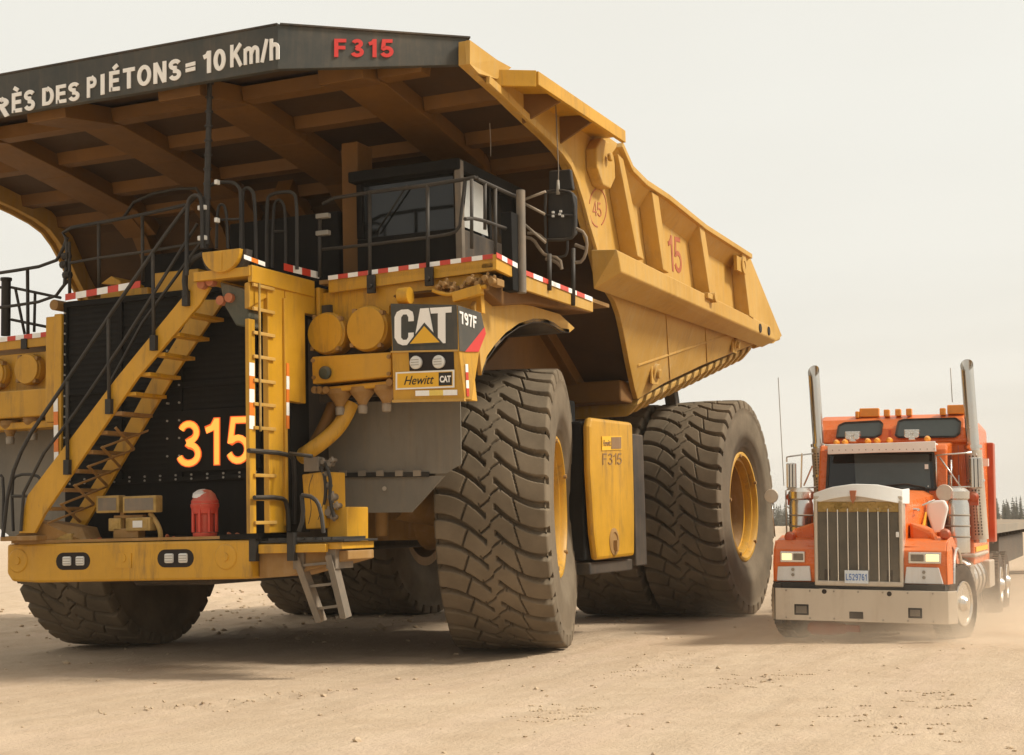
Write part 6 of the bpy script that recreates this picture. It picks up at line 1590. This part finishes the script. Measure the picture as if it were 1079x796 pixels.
for y in (24.0, 25.3):
    for s in (1, -1):
        m = MB(); m.lathe((CX+s*.75, y, .52), (s, 0, 0), [(0, .3), (0, .5), (.02, .525), (.30, .525), (.32, .5), (.31, .3), (.28, .28), (.2, 0)], 28); m.build('wheel', 'rubber_small', tra)
m = MB(); m.box(CX+.7, CX+.8, 11.0, 11.12, .25, 1.17); m.box(CX-.8, CX-.7, 11.0, 11.12, .25, 1.17); m.box(CX-.9, CX+.9, 10.95, 11.17, .30, .36); m.build('landing_leg', 'dark_steel', tra)
# ------------------------------------------------------------------ spruce wood on the horizon
m_, t, b, o = nt('foliage'); v = tcoord(t)
t.links.new(mix(t, ramp(t, noi(t, v, 1.1, 4), [(.3, 0.), (.7, 1.)]), (.045, .05, .033), (.09, .088, .058)), b.inputs['Base Color']); b.inputs['Roughness'].default_value = .9
m_, t, b, o = nt('bark'); b.inputs['Base Color'].default_value = (.10, .075, .055, 1); b.inputs['Roughness'].default_value = .95
def spruce_mesh(seed, h=11):
    rnd = random.Random(seed); m = MB()
    n = 26
    for i in range(n):
        u = (i+rnd.random())/n; z = h*(.10+.88*u); r = (1-u)**.85*h*.155*rnd.uniform(.7, 1.25)+.12
        k = rnd.randint(7, 10); a0 = rnd.random()*6.28
        for j in range(k):
            a = a0+j*6.283/k+rnd.uniform(-.25, .25); rr = r*rnd.uniform(.6, 1.15); w_ = .20*rr+.10
            c, s = math.cos(a), math.sin(a); dz = -rr*rnd.uniform(.15, .5)
            p0 = V((0, 0, z)); p1 = V((c*rr*.55-s*w_, s*rr*.55+c*w_, z+dz*.45+.05)); p2 = V((c*rr, s*rr, z+dz)); p3 = V((c*rr*.55+s*w_, s*rr*.55-c*w_, z+dz*.45-.02)); p4 = V((c*rr*.55, s*rr*.55, z+dz*.45-.28))
            m.add([p0, p1, p2, p3, p4], [(0, 1, 2, 3), (0, 4, 2), (1, 2, 4), (3, 4, 2)])
    m.cyl((0, 0, h*.9), (0, 0, h*1.02), .05, .01, n=5)
    return m
kinds = []
for sd in range(4):
    root = bpy.data.objects.new('spruce_tree', None); link(root)
    cr = spruce_mesh(sd+3).build('crown', 'foliage', root)
    m = MB(); m.cyl((0, 0, -.6), (0, 0, 10.2), .16, .03, n=7); tk = m.build('trunk', 'bark', root)
    kinds.append((root, cr, tk))
spots_ = []
def dirpt(px, D):
    d = FW + RT*((px-PW/2)/FPX); d = V((d.x, d.y, 0)).normalized(); return V((CAM.x, CAM.y, 0))+d*D
rt = random.Random(5)
for i in range(64):
    px = rt.uniform(1030, 1150) if i < 40 else rt.uniform(790, 880)
    D = rt.uniform(235, 330); spots_.append((px, D, rt.uniform(.5, .85)*.58))
used_k = [False]*4
for i, (px, D, s) in enumerate(sorted(spots_, key=lambda q: q[1])):
    ki = i % 4; root, cr, tk = kinds[ki]
    if used_k[ki]:
        r2 = root.copy(); link(r2)
        for ch in (cr, tk): c2 = ch.copy(); link(c2, r2)
    else: r2 = root; used_k[ki] = True
    p = dirpt(px, D); r2.location = (p.x, p.y, -.1); r2.scale = (s, s, s*rt.uniform(.9, 1.15)); r2.rotation_euler.z = rt.random()*6.28
    right = px > 950
    tag(r2, 'dark spiky spruce standing in the distant wood beyond the flatbed trailer' if right else 'grey green spruce in the distant wood between haul truck tyre and orange tractor', 'tree',
        'spruces at the edge of the wood behind the trailer' if right else 'spruces at the edge of the wood behind the tractor')
# the closed wood behind them: one mass
wm = MB()
src = spruce_mesh(21, 10)
for i in range(420):
    px = rt.uniform(700, 1500); D = rt.uniform(335, 480); p = dirpt(px, D); s = rt.uniform(.42, .66)
    ca, sa = math.cos(i), math.sin(i)
    wm.add([V((q.x*ca*1.25-q.y*sa*1.25, q.x*sa*1.25+q.y*ca*1.25, q.z))*s+V((p.x, p.y, -.5)) for q in src.v], src.f)
o = wm.build('far_wood', 'foliage'); tag(o, 'low grey band of far off conifer wood along the horizon', 'wood', kind='stuff')
# pale spoil bank in front of the wood
bk = MB(); vs = []; N = 60
for i in range(N+1):
    p = dirpt(700+i*10, 190+6*math.sin(i*.7)); h = .9+.5*noise.noise(V((i*.31, 2, 0)))
    d = (p-V((CAM.x, CAM.y, 0))).normalized()
    vs += [p-d*7+V((0, 0, -.3)), p-d*2+V((0, 0, h*.8)), p+d*2+V((0, 0, h)), p+d*8+V((0, 0, -.3))]
fs = []
for i in range(N):
    for j in range(3): a = i*4+j; fs.append((a, a+1, a+5, a+4))
bk.add(vs, fs, True); o = bk.build('spoil_bank', 'yellow', None); o.data.materials.clear(); o.data.materials.append(bpy.data.materials['sand']); o['kind'] = 'structure'
# ------------------------------------------------------------------ air: thin haze, and dust raised by the moving tractor
def volbox(name, x0, x1, y0, y1, z0, z1, col, dens, noise_=None, parent=None):
    m = MB(); m.box(x0, x1, y0, y1, z0, z1)
    mt = bpy.data.materials.new(name); mt.use_nodes = True; t = mt.node_tree; t.nodes.clear()
    o = t.nodes.new('ShaderNodeOutputMaterial'); v = t.nodes.new('ShaderNodeVolumePrincipled')
    v.inputs['Color'].default_value = (*col, 1); v.inputs['Density'].default_value = dens; v.inputs['Anisotropy'].default_value = .2
    t.links.new(v.outputs[0], o.inputs['Volume']); MATS[name] = mt
    ob = m.build(name, name, parent); return ob, mt, t, v
HAZE = .0004
hz, *_ = volbox('haze', -520, 520, -60, 520, -1.5, 26, (.93, .90, .84), HAZE)
hz['kind'] = 'stuff'; hz['label'] = 'thin pale haze over the whole site'
c0_ = TM @ Vector((0, .6, 0)); 
ob, mt, t, v = volbox('dust_cloud', 5.2, 12.6, -.8, 9.5, .02, 1.3, (.96, .84, .69), .5)
tc_ = t.nodes.new('ShaderNodeTexCoord'); g_n = t.nodes.new('ShaderNodeTexNoise'); g_n.inputs['Scale'].default_value = .75; g_n.inputs['Detail'].default_value = 3
t.links.new(tc_.outputs['Object'], g_n.inputs['Vector'])
s_ = t.nodes.new('ShaderNodeSeparateXYZ'); t.links.new(tc_.outputs['Object'], s_.inputs[0])
def gauss(sock, c, w_):
    a = mth(t, 'DIVIDE', mth(t, 'SUBTRACT', sock, c), w_); return mth(t, 'POWER', 2.718, mth(t, 'MULTIPLY', mth(t, 'MULTIPLY', a, a), -1.0))
zf = mth(t, 'POWER', 2.718, mth(t, 'MULTIPLY', s_.outputs[2], -3.7))
xy = mth(t, 'ADD', mth(t, 'MULTIPLY', gauss(s_.outputs[0], 9.1, 1.5), gauss(s_.outputs[1], 2.9, 2.1)), mth(t, 'MULTIPLY', mth(t, 'MULTIPLY', gauss(s_.outputs[0], 6.6, .8), gauss(s_.outputs[1], 3.2, 1.8)), .7))
nz = ramp(t, g_n.outputs['Fac'], [(.36, 0.), (.66, 1.)])
t.links.new(mth(t, 'MULTIPLY', mth(t, 'MULTIPLY', mth(t, 'MULTIPLY', zf, xy), nz), 3.6), v.inputs['Density'])
tag(ob, 'low cloud of tan dust whirled up round the orange tractor wheels', 'dust', kind='stuff')
scene.cycles.volume_step_rate = 3.0; scene.cycles.volume_max_steps = 96
scene.cycles.max_bounces = 7; scene.cycles.diffuse_bounces = 4; scene.cycles.glossy_bounces = 3; scene.cycles.volume_bounces = 2; scene.cycles.transmission_bounces = 2
